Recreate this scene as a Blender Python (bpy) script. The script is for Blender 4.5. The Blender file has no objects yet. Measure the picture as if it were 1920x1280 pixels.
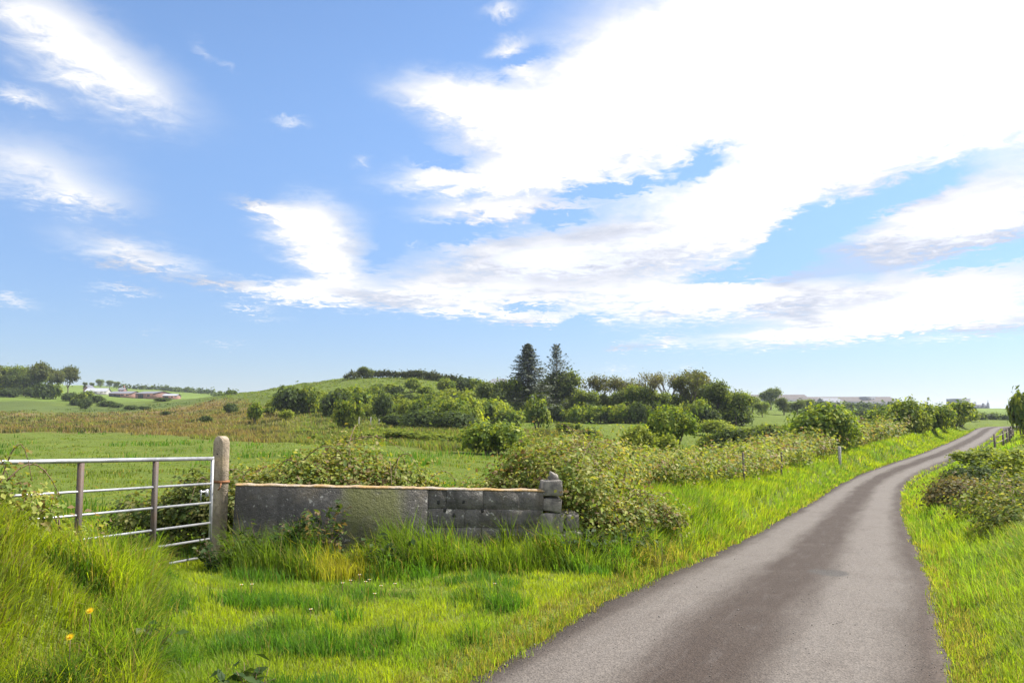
import bpy, math, random
import numpy as np
from mathutils import Vector, Matrix

RNG = np.random.default_rng(7)
random.seed(7)
SC = bpy.context.scene
COL = SC.collection
R = math.radians

# ------------------------------------------------------------------ camera
F_PX, CXP, CYP, HORIZON = 1507.0, 960.0, 640.0, 775.0     # photograph's own pixels
PITCH = math.atan((HORIZON - CYP) / F_PX)
EYE = 1.65
cam_d = bpy.data.cameras.new('camera')
cam_d.sensor_fit = 'HORIZONTAL'
cam_d.sensor_width = 36.0
cam_d.lens = 36.0 * F_PX / 1920.0
cam_d.clip_start = 0.05
cam_d.clip_end = 12000
cam = bpy.data.objects.new('camera', cam_d)
cam.location = (0, 0, EYE)
cam.rotation_euler = (math.pi / 2 + PITCH, 0, 0)
COL.objects.link(cam)
SC.camera = cam

# ------------------------------------------------------------------ light
SUN_AZ, SUN_EL = R(66), R(50)          # azimuth from +Y towards +X
world = bpy.data.worlds.new('World')
SC.world = world
world.use_nodes = True
sun_d = bpy.data.lights.new('sun', 'SUN')
sun_d.energy = 5.0
sun_d.angle = R(0.55)
sun_d.color = (1.0, 0.95, 0.87)
sun = bpy.data.objects.new('sun', sun_d)
sd = Vector((math.sin(SUN_AZ) * math.cos(SUN_EL), math.cos(SUN_AZ) * math.cos(SUN_EL), math.sin(SUN_EL)))
sun.rotation_euler = (-sd).to_track_quat('-Z', 'Y').to_euler()
sun.location = sd * 60
COL.objects.link(sun)

SC.view_settings.view_transform = 'Standard'
SC.view_settings.look = 'None'
SC.view_settings.exposure = 0.95
SC.view_settings.gamma = 1.0
SC.view_settings.use_curve_mapping = False
SC.cycles.max_bounces = 6
SC.cycles.diffuse_bounces = 4
SC.cycles.glossy_bounces = 2
SC.cycles.transmission_bounces = 3
SC.cycles.transparent_max_bounces = 4
SC.cycles.caustics_reflective = False
SC.cycles.caustics_refractive = False

def pix_ray(u, v):
    cx, cy = (u - CXP) / F_PX, (CYP - v) / F_PX
    return np.array([cx, math.cos(PITCH) - cy * math.sin(PITCH), math.sin(PITCH) + cy * math.cos(PITCH)])

def pix_azel(u, v):
    r = pix_ray(u, v)
    return math.atan2(r[0], r[1]), math.atan2(r[2], math.hypot(r[0], r[1]))

# ------------------------------------------------------------------ node helpers
class NT:
    def __init__(self, tree):
        self.t = tree
        tree.nodes.clear()
    def n(self, typ, ins=None, **props):
        nd = self.t.nodes.new(typ)
        for k, v in props.items():
            setattr(nd, k, v)
        if ins:
            for k, v in ins.items():
                s = nd.inputs[k]
                if isinstance(v, bpy.types.NodeSocket):
                    self.t.links.new(v, s)
                else:
                    s.default_value = v
        return nd
    def math(self, op, a, b=None, c=None, clamp=False):
        ins = {0: a}
        if b is not None: ins[1] = b
        if c is not None: ins[2] = c
        return self.n('ShaderNodeMath', ins, operation=op, use_clamp=clamp).outputs[0]
    def mix(self, f, a, b, mode='MIX'):
        nd = self.n('ShaderNodeMix', None, data_type='RGBA', blend_type=mode)
        for k, v in ((0, f), (6, a), (7, b)):
            if isinstance(v, bpy.types.NodeSocket): self.t.links.new(v, nd.inputs[k])
            else: nd.inputs[k].default_value = v if k == 0 else (*v, 1.0) if len(v) == 3 else v
        return nd.outputs[2]
    def smooth(self, x, lo, hi, a=0.0, b=1.0):
        return self.n('ShaderNodeMapRange', {0: x, 1: lo, 2: hi, 3: a, 4: b}, interpolation_type='SMOOTHSTEP').outputs[0]
    def noise(self, vec, scale, detail=4, rough=0.55, dist=0.0):
        return self.n('ShaderNodeTexNoise', {'Vector': vec, 'Scale': scale, 'Detail': detail, 'Roughness': rough, 'Distortion': dist}).outputs[0]

# ------------------------------------------------------------------ sky with clouds (by direction in the world)
w = NT(world.node_tree)
sky = w.n('ShaderNodeTexSky', sky_type='NISHITA', sun_disc=False, sun_elevation=SUN_EL, sun_rotation=SUN_AZ,
          altitude=40.0, air_density=1.0, dust_density=0.15, ozone_density=1.3)
geo = w.n('ShaderNodeNewGeometry')
inc = w.n('ShaderNodeVectorMath', {0: geo.outputs['Incoming'], 3: -1.0}, operation='SCALE').outputs[0]
sp = w.n('ShaderNodeSeparateXYZ', {0: inc})
X, Y, Z = sp.outputs
az = w.math('ARCTAN2', X, Y)
el = w.math('ARCSINE', Z)
# cloud-layer coordinates: the point where the view ray meets a flat layer, so that clouds flatten to streaks low down
zc = w.math('ADD', w.math('MAXIMUM', Z, 0.0), 0.06)
px = w.math('DIVIDE', X, zc)
py = w.math('DIVIDE', Y, zc)
layer = w.n('ShaderNodeCombineXYZ', {0: px, 1: w.math('MULTIPLY', py, 0.9), 2: 0.0}).outputs[0]
n_wisp = w.noise(layer, 2.2, 7, 0.62, 0.25)
n_fine = w.noise(layer, 11.0, 7, 0.68, 0.5)
n_big = w.noise(layer, 0.55, 3, 0.5)
az_w = w.math('ADD', az, w.math('MULTIPLY', w.math('SUBTRACT', n_wisp, 0.5), 0.10))
el_w = w.math('ADD', el, w.math('MULTIPLY', w.math('SUBTRACT', n_fine, 0.5), 0.05))
ae = w.n('ShaderNodeCombineXYZ', {0: az_w, 1: el_w, 2: 0.0}).outputs[0]

def blob(u, v, hw, hh, rot=0.0):
    a, e = pix_azel(u, v)
    k = 1.0 / F_PX * math.cos(a)
    m = w.n('ShaderNodeMapping', {'Vector': ae, 'Location': (a, e, 0), 'Rotation': (0, 0, R(rot)),
                                  'Scale': (hw * k, hh * k, 1)}, vector_type='TEXTURE')
    return w.n('ShaderNodeTexGradient', {0: m.outputs[0]}, gradient_type='QUADRATIC_SPHERE').outputs[0]

# u, v, half width, half height (photo pixels), tilt anticlockwise, weight
CLOUDS = [
    (1620, 60, 800, 480, 0, 3.0), (1180, 170, 330, 190, 0, 1.8), (900, 195, 290, 85, -6, 1.7), (1010, 290, 330, 120, 0, 1.5),
    (900, 338, 290, 52, 2, 1.6), (940, 392, 270, 44, 3, 1.5), (1010, 490, 430, 95, 3, 1.8), (860, 550, 460, 52, 0, 1.3),
    (930, 585, 330, 26, -2, 1.0), (1330, 420, 430, 150, 10, 1.6), (1340, 560, 480, 80, 2, 1.7), (1750, 560, 420, 100, 6, 1.8), (1800, 420, 330, 120, 8, 1.8),
    (1550, 620, 420, 42, 4, 1.4), (1820, 610, 260, 36, 3, 1.2),
    (585, 425, 150, 105, 0, 1.4), (500, 392, 110, 26, -14, 0.9), (620, 500, 130, 85, 0, 1.3), (540, 550, 260, 34, -4, 1.2), (400, 532, 110, 14, -8, .7),
    (110, 70, 400, 170, -24, .60), (230, 155, 300, 120, -15, .62), (70, 310, 340, 140, -8, .62), (130, 365, 260, 55, -6, .55), (40, 182, 110, 34, -10, .65), (60, 20, 260, 90, -10, .35),
    (230, 468, 220, 60, -6, .66), (280, 492, 230, 34, -4, .5), (230, 541, 120, 15, -3, .7), (20, 562, 110, 24, -6, .6),
    (535, 228, 75, 18, 0, .55), (465, 578, 95, 9, -3, .7), (500, 597, 100, 8, -1, .4), (280, 618, 50, 6, 0, .4), (435, 646, 60, 6, 0, .5),
    (680, 303, 40, 20, 0, .45), (775, 453, 60, 10, 0, .45), (955, 95, 75, 40, 20, .8), (940, 20, 80, 24, 10, .7), (990, 130, 80, 34, 15, .8),
    (1235, 640, 110, 20, 0, .9), (1163, 652, 65, 11, 0, .9), (1290, 688, 50, 7, 0, .6), (1160, 690, 60, 7, 0, .6), (1180, 706, 70, 7, 0, .5),
    (400, 100, 50, 20, -30, .3), (435, 127, 30, 14, -30, .3), (210, 566, 60, 9, 0, .4), (1000, 602, 160, 13, 0, .8)]
HOLES = [
    (1640, 385, 270, 46, 19, 2.3), (1500, 440, 150, 62, 40, 2.4), (1400, 510, 190, 24, 8, 1.7), (1150, 355, 170, 19, 6, 2.2), (1050, 406, 75, 24, 0, 2.0),
    (1310, 312, 85, 36, 25, 1.9), (1840, 482, 190, 30, 9, 1.6), (990, 115, 130, 40, 10, .9), (985, 578, 110, 15, 2, 1.4), (1760, 620, 190, 12, 8, 1.4),
    (1090, 600, 60, 22, 0, 1.2), (820, 300, 110, 26, -22, 1.0), (850, 440, 130, 30, 8, 1.2), (720, 460, 45, 60, 0, .9)]
dens = None
for c in CLOUDS:
    t = w.math('MULTIPLY', blob(*c[:5]), c[5])
    dens = t if dens is None else w.math('ADD', dens, t)
hole = None
for c in HOLES:
    t = w.math('MULTIPLY', blob(*c[:5]), c[5])
    hole = t if hole is None else w.math('ADD', hole, t)
# the same broken cloud goes on all round and overhead
around = w.math('MAXIMUM', w.smooth(w.math('ABSOLUTE', az), R(38), R(58)), w.smooth(el, R(29), R(44)))
rest = w.math('MULTIPLY', w.math('MULTIPLY', around, w.smooth(n_big, 0.38, 0.66)), 1.3)
dens = w.math('MAXIMUM', w.math('SUBTRACT', dens, hole), rest)
edge = w.math('ADD', w.math('MULTIPLY', w.math('SUBTRACT', n_wisp, 0.5), 1.25), w.math('MULTIPLY', w.math('SUBTRACT', n_fine, 0.5), 1.25))
soft = w.math('MULTIPLY', w.smooth(dens, 0.0, 0.9), edge)
mask = w.smooth(w.math('ADD', dens, soft), 0.0, 0.9)
thick = w.smooth(w.math('ADD', dens, w.math('MULTIPLY', edge, 0.9)), 0.5, 1.6)
n_sh = w.noise(layer, 0.9, 4, 0.5, 0.3)
lav = w.math('MULTIPLY', w.smooth(n_sh, 0.50, 0.66), w.smooth(el, R(34), R(5), 0.0, 1.0))
for c in ((1050, 500, 330, 60, 3, .9), (1090, 250, 220, 80, 10, .55), (1760, 455, 260, 60, 10, .6), (1650, 560, 330, 40, 4, .6), (960, 395, 170, 30, 3, .5), (1330, 430, 200, 50, 8, .35)):
    lav = w.math('ADD', lav, w.math('MULTIPLY', blob(c[0], c[1], c[2] * 1.7, c[3] * 1.7, c[4]), c[5] * 1.7), clamp=True)
cl_col = w.mix(lav, (1.0, 0.985, 0.97), (0.58, 0.60, 0.68))
n_hi = w.math('ADD', 0.56, w.math('MULTIPLY', thick, 0.36))
cl = w.n('ShaderNodeVectorMath', {0: cl_col, 3: n_hi}, operation='SCALE').outputs[0]
SKY_K = 0.084
skyc = w.n('ShaderNodeVectorMath', {0: sky.outputs[0], 3: SKY_K}, operation='SCALE').outputs[0]
skyt = w.mix(1.0, skyc, w.mix(w.smooth(el, R(-2), R(24)), (0.50, 0.58, 0.80), (0.99, 1.11, 1.26)), 'MULTIPLY')
bgcol = w.mix(w.math('MULTIPLY', mask, 0.97), skyt, cl)
bg = w.n('ShaderNodeBackground', {0: bgcol, 1: 1.0})
w.t.links.new(bg.outputs[0], w.n('ShaderNodeOutputWorld').inputs[0])
world.cycles.sampling_method = 'MANUAL'
world.cycles.sample_map_resolution = 512

# ------------------------------------------------------------------ numpy noise
def _hash(ix, iy, s):
    h = (ix.astype(np.int64) * 374761393 + iy.astype(np.int64) * 668265263 + s * 982451653) & 0x7fffffff
    h = ((h ^ (h >> 13)) * 1274126177) & 0x7fffffff
    return ((h ^ (h >> 16)) & 0xffff) / 65535.0

def vnoise(x, y, s=0):
    x0, y0 = np.floor(x), np.floor(y)
    fx, fy = x - x0, y - y0
    fx = fx * fx * (3 - 2 * fx); fy = fy * fy * (3 - 2 * fy)
    a, b = _hash(x0, y0, s), _hash(x0 + 1, y0, s)
    c, d = _hash(x0, y0 + 1, s), _hash(x0 + 1, y0 + 1, s)
    return (a * (1 - fx) + b * fx) * (1 - fy) + (c * (1 - fx) + d * fx) * fy

def fbm(x, y, s=0, o=3):
    t = 0; a = 0.5; n = 0
    for i in range(o):
        t = t + a * vnoise(x * 2 ** i, y * 2 ** i, s + i * 17); n += a; a *= 0.5
    return t / n

def sstep(x, a, b):
    t = np.clip((x - a) / (b - a), 0, 1)
    return t * t * (3 - 2 * t)

# ------------------------------------------------------------------ the road's line (metres)
RD = np.array([(-60, -110, 1.5), (-22, -42, .5), (-6.2, -10, .12), (-1.27, 0, 0), (1.2, 5.1, 0), (2.52, 7.8, -.08), (3.78, 10.4, -.25), (5.62, 14.4, -.53),
               (8.08, 19.8, -.86), (11.2, 26.4, -1.19), (16.1, 36.4, -1.55), (20.6, 44, -1.55), (25.2, 50, -1.3),
               (30.3, 56, -.9), (45, 78, -.5), (58.7, 99, -.12), (66, 107, -.05), (80, 118, -.25), (110, 138, -1.2), (170, 175, -2)], float)

def catmull(P, step):
    out = []
    n = len(P)
    for i in range(n - 1):
        p0, p1, p2, p3 = P[max(i - 1, 0)], P[i], P[i + 1], P[min(i + 2, n - 1)]
        m = max(2, int(np.linalg.norm(p2 - p1) / step))
        for k in range(m):
            t = k / m
            out.append(.5 * ((2 * p1) + (-p0 + p2) * t + (2 * p0 - 5 * p1 + 4 * p2 - p3) * t * t + (-p0 + 3 * p1 - 3 * p2 + p3) * t ** 3))
    out.append(P[-1])
    return np.array(out)

RC = catmull(RD, 0.4)
RT = np.gradient(RC, axis=0)
RT[:, 2] = 0
RT /= np.linalg.norm(RT, axis=1)[:, None]
RS = np.concatenate([[0], np.cumsum(np.linalg.norm(np.diff(RC[:, :2], axis=0), axis=1))])
S0 = RS[np.argmin(np.hypot(RC[:, 0] + 1.27, RC[:, 1]))]
RS = RS - S0                                   # zero beside the camera
HALF = 1.39

def road_near(x, y):
    """signed lateral offset (right +), distance along, road level"""
    x = np.asarray(x, float).ravel(); y = np.asarray(y, float).ravel()
    lat = np.empty(len(x)); al = np.empty(len(x)); zz = np.empty(len(x))
    C = RC[::2]; T = RT[::2]; S = RS[::2]
    for i in range(0, len(x), 20000):
        sl = slice(i, i + 20000)
        d2 = (x[sl, None] - C[None, :, 0]) ** 2 + (y[sl, None] - C[None, :, 1]) ** 2
        j = d2.argmin(1)
        dx, dy = x[sl] - C[j, 0], y[sl] - C[j, 1]
        tx, ty = T[j, 0], T[j, 1]
        fwd = dx * tx + dy * ty
        side = dx * ty - dy * tx
        # keep true distance at ends and bends
        lat[sl] = np.sign(side) * np.sqrt(np.maximum(d2[np.arange(len(j)), j] - np.clip(fwd, -.5, .5) ** 2, 0))
        al[sl] = S[j] + np.clip(fwd, -.5, .5)
        zz[sl] = np.interp(al[sl], RS, RC[:, 2])
    return lat, al, zz

# ------------------------------------------------------------------ terrain level
def AP(u, v, d):
    r = pix_ray(u, v); t = d / r[1]
    return (r[0] * t, d, EYE + r[2] * t)

ANCH = [AP(*a) for a in [
    (0, 900, 22), (200, 900, 22), (400, 900, 23), (620, 880, 27), (850, 868, 28), (0, 850, 42), (250, 850, 41), (500, 838, 50), (800, 836, 52),
    (0, 802, 105), (200, 810, 88), (400, 824, 68), (600, 815, 76), (850, 811, 73),
    (0, 768, 200), (200, 766, 205), (400, 765, 185), (300, 752, 330), (100, 748, 250), (0, 738, 270), (150, 744, 330), (250, 745, 420), (340, 747, 420),
    (0, 722, 720), (200, 724, 720), (330, 731, 700), (420, 738, 600), (-400, 735, 500), (-400, 770, 180), (-400, 810, 80), (-500, 890, 24),
    (455, 765, 150), (430, 741, 200), (540, 727, 195), (650, 709, 190), (760, 707, 190), (860, 714, 185), (935, 728, 185), (600, 750, 150), (750, 745, 145), (500, 752, 160), (680, 730, 165),
    (850, 755, 140), (550, 781, 113), (700, 787, 106), (850, 801, 94), (950, 800, 105), (940, 830, 62),
    (1100, 794, 106), (1300, 797, 104), (1000, 780, 150), (1100, 783, 142), (1350, 790, 128), (1250, 838, 56), (1400, 850, 47), (1550, 840, 64), (1150, 850, 46),
    (1480, 800, 110), (1650, 794, 140), (1500, 772, 250), (1430, 764, 300), (1600, 772, 300), (1380, 753, 800), (1500, 754, 850), (1650, 762, 900), (1780, 768, 900), (1910, 769, 900),
    (1800, 778, 260), (1880, 780, 260), (1900, 815, 62), (1910, 835, 34), (2300, 800, 60), (2400, 800, 200), (2400, 770, 900), (1150, 745, 700), (900, 745, 700), (650, 745, 700)]]
ANCH += [(-5, 14, -.05), (-2, 14, -.05), (1, 15, -.2), (-9, 12, -.1), (0, 1, 0), (-3, 2, .15), (-8, 4, .5), (-4, 9, 0), (0, 9, 0), (-2, 6, 0), (4, 1, .1), (7, 4, .5), (9, 9, .6), (11, 13, .6), (12, 17, .5), (16, 24, .1), (22, 30, -.1), (20, 10, 1.2),
         (30, 40, -.2), (2, 18, -.25), (5, 26, -.6), (8, 34, -.9), (0, -8, .1), (-12, -6, .3), (10, -8, .6), (0, -60, 1), (60, -20, 2), (-60, -20, 1), (0, -600, 6), (500, -100, 6), (-500, -100, 6),
         (0, 3000, 14), (-2000, 2600, 25), (2000, 2600, 6), (-3000, 0, 10), (3000, 0, 6), (0, -3000, 10)]
ANCH = np.array(ANCH)

def lp(x, y):
    d = np.maximum(np.hypot(x, y), .8)
    return np.stack([x / d * 2.2, y / d * 2.2, np.log(d) * 0.9], 1)

_PA = lp(ANCH[:, 0], ANCH[:, 1])
_c2 = 0.10 ** 2
_K = np.sqrt(((_PA[:, None] - _PA[None]) ** 2).sum(2) + _c2)
_n = len(ANCH)
_A = np.zeros((_n + 1, _n + 1)); _A[:_n, :_n] = _K - np.eye(_n) * 0.02; _A[:_n, _n] = 1; _A[_n, :_n] = 1
_W = np.linalg.solve(_A, np.concatenate([ANCH[:, 2], [0]]))

def base_level(x, y):
    out = np.empty(len(x))
    for i in range(0, len(x), 20000):
        q = lp(x[i:i + 20000], y[i:i + 20000])
        out[i:i + 20000] = np.sqrt(((q[:, None] - _PA[None]) ** 2).sum(2) + _c2) @ _W[:_n] + _W[_n]
    return out

def terrain(x, y):
    d = np.hypot(x, y)
    z = base_level(x, y)
    amp = np.clip(d * 0.004, 0.015, 1.2)
    z = z + (fbm(x * .35, y * .35, 3) - .5) * 0.10 * sstep(d, 3, 8) + (fbm(x / np.maximum(d, 5) * 30, np.log(np.maximum(d, 5)) * 14, 5) - .5) * amp * 1.2 * sstep(d, 20, 60)
    # mound at the left in front of the gate
    gx, gy = x + 3.95, y - 5.30
    a = R(16)
    gside = (x + 3.28) * .951 - (y - 9.15) * .310
    p = gx * math.cos(a) - gy * math.sin(a); q = gx * math.sin(a) + gy * math.cos(a)
    z = z + 0.73 * np.exp(-(np.abs(p) / 1.02) ** 2.4 - (q / 1.9) ** 2) * sstep(gside, -.75, .1)
    lat, al, zr = road_near(x, y)
    e = np.abs(lat) - HALF
    right = lat > 0
    far = sstep(al, 9.5, 13)
    bl = 0.02 + far * (0.38 * sstep(e, 0.1, 0.8) + 0.22 * sstep(e, .8, 2.6))
    br = 0.03 + 0.30 * sstep(e, .15, 1.6) + 0.45 * sstep(e, 1.2, 4.0)
    bank = zr + np.where(right, br, bl)
    k = np.where(right, sstep(e, 1.6, 6.5), np.where(al < 9.5, sstep(e, .4, 3.0), sstep(e, 1.6, 5.5)))
    near = e < 9
    z = np.where(near, bank * (1 - k) + z * k, z)
    ramp = zr - 0.055 - 0.003 * d + (.085 + .003 * d) * sstep(e, .02 + .012 * np.maximum(d - 7, 0), .26 + .02 * np.maximum(d - 7, 0))
    z = np.where(e < .26 + .02 * np.maximum(d - 7, 0), np.minimum(z, ramp), z)
    return z

AZ = np.concatenate([np.linspace(-180, -48, 44)[:-1], np.linspace(-48, 48, 401)[:-1], np.linspace(48, 180, 44)])
AZ = np.radians(AZ)
LD = np.linspace(math.log(.8), math.log(4200), 330)
_aa, _dd = np.meshgrid(AZ, np.exp(LD), indexing='ij')
GX, GY = np.sin(_aa) * _dd, np.cos(_aa) * _dd
GZ = terrain(GX.ravel(), GY.ravel()).reshape(GX.shape)
GZ[-1] = GZ[0]

def ground(x, y):
    x = np.asarray(x, float); y = np.asarray(y, float)
    a = np.interp(np.arctan2(x, y), AZ, np.arange(len(AZ)))
    r = np.clip((np.log(np.maximum(np.hypot(x, y), .81)) - LD[0]) / (LD[1] - LD[0]), 0, len(LD) - 1.001)
    i = np.minimum(a.astype(int), len(AZ) - 2); j = r.astype(int)
    fa, fr = a - i, r - j
    return (GZ[i, j] * (1 - fa) + GZ[i + 1, j] * fa) * (1 - fr) + (GZ[i, j + 1] * (1 - fa) + GZ[i + 1, j + 1] * fa) * fr

def gz(x, y):
    return float(ground(np.array([x]), np.array([y]))[0])

def pix_ground(u, v, dmin=3, dmax=1500):
    r = pix_ray(u, v)
    d = np.exp(np.linspace(math.log(dmin), math.log(dmax), 1500))
    z = EYE + r[2] / r[1] * d
    g = ground(r[0] / r[1] * d, d)
    hit = np.nonzero(z < g)[0]
    k = hit[0] if len(hit) else int(np.argmin(z - g))
    return r[0] / r[1] * d[k], d[k], g[k]

# ------------------------------------------------------------------ mesh helpers
def tag(o, label=None, cat=None, group=None, kind=None):
    if label: o['label'] = label
    if cat: o['category'] = cat
    if group: o['group'] = group
    if kind: o['kind'] = kind
    return o

def mesh(name, V, Fc, mat, col=None, smooth=False, uv=None):
    """Fc: array (n, k) of one polygon size, or a list of such arrays"""
    if not isinstance(Fc, (list, tuple)): Fc = [Fc]
    Fc = [np.asarray(f, np.int32) for f in Fc if len(f)]
    me = bpy.data.meshes.new(name)
    V = np.ascontiguousarray(V, np.float32)
    me.vertices.add(len(V)); me.vertices.foreach_set('co', V.ravel())
    li = np.concatenate([f.ravel() for f in Fc]).astype(np.int32)
    sizes = np.concatenate([np.full(len(f), f.shape[1], np.int32) for f in Fc])
    starts = np.concatenate([[0], np.cumsum(sizes)[:-1]]).astype(np.int32)
    me.loops.add(len(li)); me.loops.foreach_set('vertex_index', li)
    me.polygons.add(len(sizes)); me.polygons.foreach_set('loop_start', starts); me.polygons.foreach_set('loop_total', sizes)
    me.update(calc_edges=True)
    if col is not None:
        a = me.color_attributes.new('tint', 'FLOAT_COLOR', 'POINT')
        c = np.ones((len(V), 4), np.float32); c[:, :3] = col
        a.data.foreach_set('color', c.ravel())
    if uv is not None:
        l = me.uv_layers.new(name='UVMap')
        l.data.foreach_set('uv', np.ascontiguousarray(uv[li], np.float32).ravel())
    if smooth:
        me.polygons.foreach_set('use_smooth', np.ones(len(sizes), bool))
    if mat: me.materials.append(mat)
    return me

def obj(name, me, parent=None, loc=None):
    o = bpy.data.objects.new(name, me)
    COL.objects.link(o)
    if parent: o.parent = parent
    if loc is not None: o.location = loc
    return o

def empty(name, loc=(0, 0, 0), rz=0.0):
    o = bpy.data.objects.new(name, None)
    o.empty_display_size = 0.2
    o.location = loc; o.rotation_euler = (0, 0, rz)
    COL.objects.link(o)
    return o

def copy_tree(o, parent=None):
    c = o.copy(); COL.objects.link(c); c.parent = parent
    for ch in list(o.children): copy_tree(ch, c)
    return c

class MB:
    def __init__(s): s.v = []; s.f = {3: [], 4: []}; s.n = 0
    def add(s, V, F):
        V = np.asarray(V, float); F = np.asarray(F, int)
        s.v.append(V); s.f[F.shape[1]].append(F + s.n); s.n += len(V); return s
    def box(s, c, h, M=None):
        k = np.array([(x, y, z) for x in (-1, 1) for y in (-1, 1) for z in (-1, 1)], float) * np.array(h)
        if M is not None: k = k @ np.array(M).T
        return s.add(k + np.array(c), [(0, 1, 3, 2), (4, 6, 7, 5), (0, 4, 5, 1), (2, 3, 7, 6), (0, 2, 6, 4), (1, 5, 7, 3)])
    def tube(s, P, rad, n=6, cap=True):
        P = np.asarray(P, float); m = len(P)
        rad = np.broadcast_to(np.asarray(rad, float), (m,))
        T = np.gradient(P, axis=0); T /= np.linalg.norm(T, axis=1)[:, None] + 1e-9
        up = np.array([0, 0, 1.]) if abs(T[0, 2]) < .9 else np.array([1., 0, 0])
        A = np.cross(T, up); A /= np.linalg.norm(A, axis=1)[:, None] + 1e-9
        B = np.cross(T, A)
        t = np.arange(n) / n * 2 * math.pi
        V = P[:, None] + rad[:, None, None] * (A[:, None] * np.cos(t)[None, :, None] + B[:, None] * np.sin(t)[None, :, None])
        i = np.arange(m - 1)[:, None] * n; j = np.arange(n)[None]; j2 = (j + 1) % n
        Q = np.stack([i + j, i + j2, i + n + j2, i + n + j], 2).reshape(-1, 4)
        b = s.n; s.add(V.reshape(-1, 3), Q)
        if cap and n >= 3:
            for e0 in (0, m - 1):
                c = P[e0]; s.v.append(c[None]); k = s.n; s.n += 1
                ids = b + e0 * n + np.arange(n)
                tri = np.stack([ids, np.roll(ids, -1), np.full(n, k)], 1)
                s.f[3].append(tri if e0 else tri[:, ::-1])
        return s
    def get(s):
        return np.concatenate(s.v), [np.concatenate(s.f[k]) for k in (4, 3) if s.f[k]]
    def mesh(s, name, mat, smooth=False, col=None):
        V, Fc = s.get()
        return mesh(name, V, Fc, mat, smooth=smooth, col=col)

def unit(a): return a / (np.linalg.norm(a, axis=-1, keepdims=True) + 1e-9)

# ------------------------------------------------------------------ materials
def new_mat(name):
    m = bpy.data.materials.new(name); m.use_nodes = True
    return m, NT(m.node_tree)

def out(t, sh, disp=None):
    o = t.n('ShaderNodeOutputMaterial')
    t.t.links.new(sh, o.inputs[0])

def leaf_mat(name, transl=0.4, rough=0.55, vary=0.25, tr_tint=(1.25, 1.15, 0.45), spec=0.35):
    m, t = new_mat(name)
    a = t.n('ShaderNodeAttribute', attribute_name='tint').outputs['Color']
    oi = t.n('ShaderNodeObjectInfo').outputs['Random']
    k = t.math('ADD', 1 - vary / 2, t.math('MULTIPLY', oi, vary))
    c = t.n('ShaderNodeVectorMath', {0: a, 3: k}, operation='SCALE').outputs[0]
    p = t.n('ShaderNodeBsdfPrincipled', {'Base Color': c, 'Roughness': rough, 'Specular IOR Level': spec})
    tc = t.mix(1.0, c, tr_tint, 'MULTIPLY')
    tr = t.n('ShaderNodeBsdfTranslucent', {0: tc})
    mx = t.n('ShaderNodeMixShader', {0: transl, 1: p.outputs[0], 2: tr.outputs[0]})
    out(t, mx.outputs[0])
    return m

def plain_mat(name, col, rough=0.8, scale=6, var=0.35, bump=0.2, metal=0.0, col2=None, spec=0.5):
    m, t = new_mat(name)
    co = t.n('ShaderNodeTexCoord').outputs['Object']
    n1 = t.noise(co, scale, 5, .6)
    n2 = t.noise(co, scale * 9, 3, .6)
    c2 = col2 or tuple(x * (1 - var) for x in col)
    c = t.mix(t.smooth(n1, .35, .65), col, c2)
    c = t.mix(t.math('MULTIPLY', t.smooth(n2, .5, .75), .35), c, tuple(x * .6 for x in col))
    b = t.n('ShaderNodeBump', {'Strength': bump, 'Distance': .02, 'Height': n2})
    p = t.n('ShaderNodeBsdfPrincipled', {'Base Color': c, 'Roughness': rough, 'Metallic': metal, 'Normal': b.outputs[0], 'Specular IOR Level': spec})
    out(t, p.outputs[0])
    return m

M_GRASS = leaf_mat('grass_blade', .54, .6, 0.0, (1.50, 1.55, .5), .2)
M_LEAF = leaf_mat('shrub_leaf', .46, .65, .3, (1.6, 1.5, .5), .15)
M_BRAM = leaf_mat('bramble_leaf', .42, .6, .1, (1.4, 1.25, .5), .18)
M_NEEDLE = leaf_mat('conifer_needle', .12, .6, .1)
M_BARK = plain_mat('bark', (.16, .13, .10), .9, 8)
M_STEM = plain_mat('bramble_stem', (.20, .13, .08), .8, 12)
M_ROCK = plain_mat('pier_stone', (.30, .275, .24), .95, 7, .55, .8, col2=(.13, .12, .11))

def ground_mat():
    m, t = new_mat('ground_cover')
    a = t.n('ShaderNodeAttribute', attribute_name='tint').outputs['Color']
    pos = t.n('ShaderNodeNewGeometry').outputs['Position']
    n1 = t.noise(pos, .22, 6, .62)
    n2 = t.noise(pos, 2.3, 5, .65)
    n3 = t.noise(pos, 16.0, 3, .6)
    k = t.math('ADD', .45, t.math('MULTIPLY', n1, .55))
    k = t.math('ADD', k, t.math('MULTIPLY', n2, .35))
    k = t.math('ADD', k, t.math('MULTIPLY', n3, .2))
    c = t.n('ShaderNodeVectorMath', {0: a, 3: k}, operation='SCALE').outputs[0]
    c = t.mix(t.smooth(n2, .42, .7), c, t.mix(1.0, c, (1.25, 1.02, .8), 'MULTIPLY'))
    h = t.math('ADD', t.math('MULTIPLY', n2, .6), t.math('MULTIPLY', n3, .25))
    b = t.n('ShaderNodeBump', {'Strength': .8, 'Distance': .35, 'Height': h})
    p = t.n('ShaderNodeBsdfPrincipled', {'Base Color': c, 'Roughness': .95, 'Normal': b.outputs[0], 'Specular IOR Level': .1})
    out(t, p.outputs[0])
    return m
M_GROUND = ground_mat()

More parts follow.
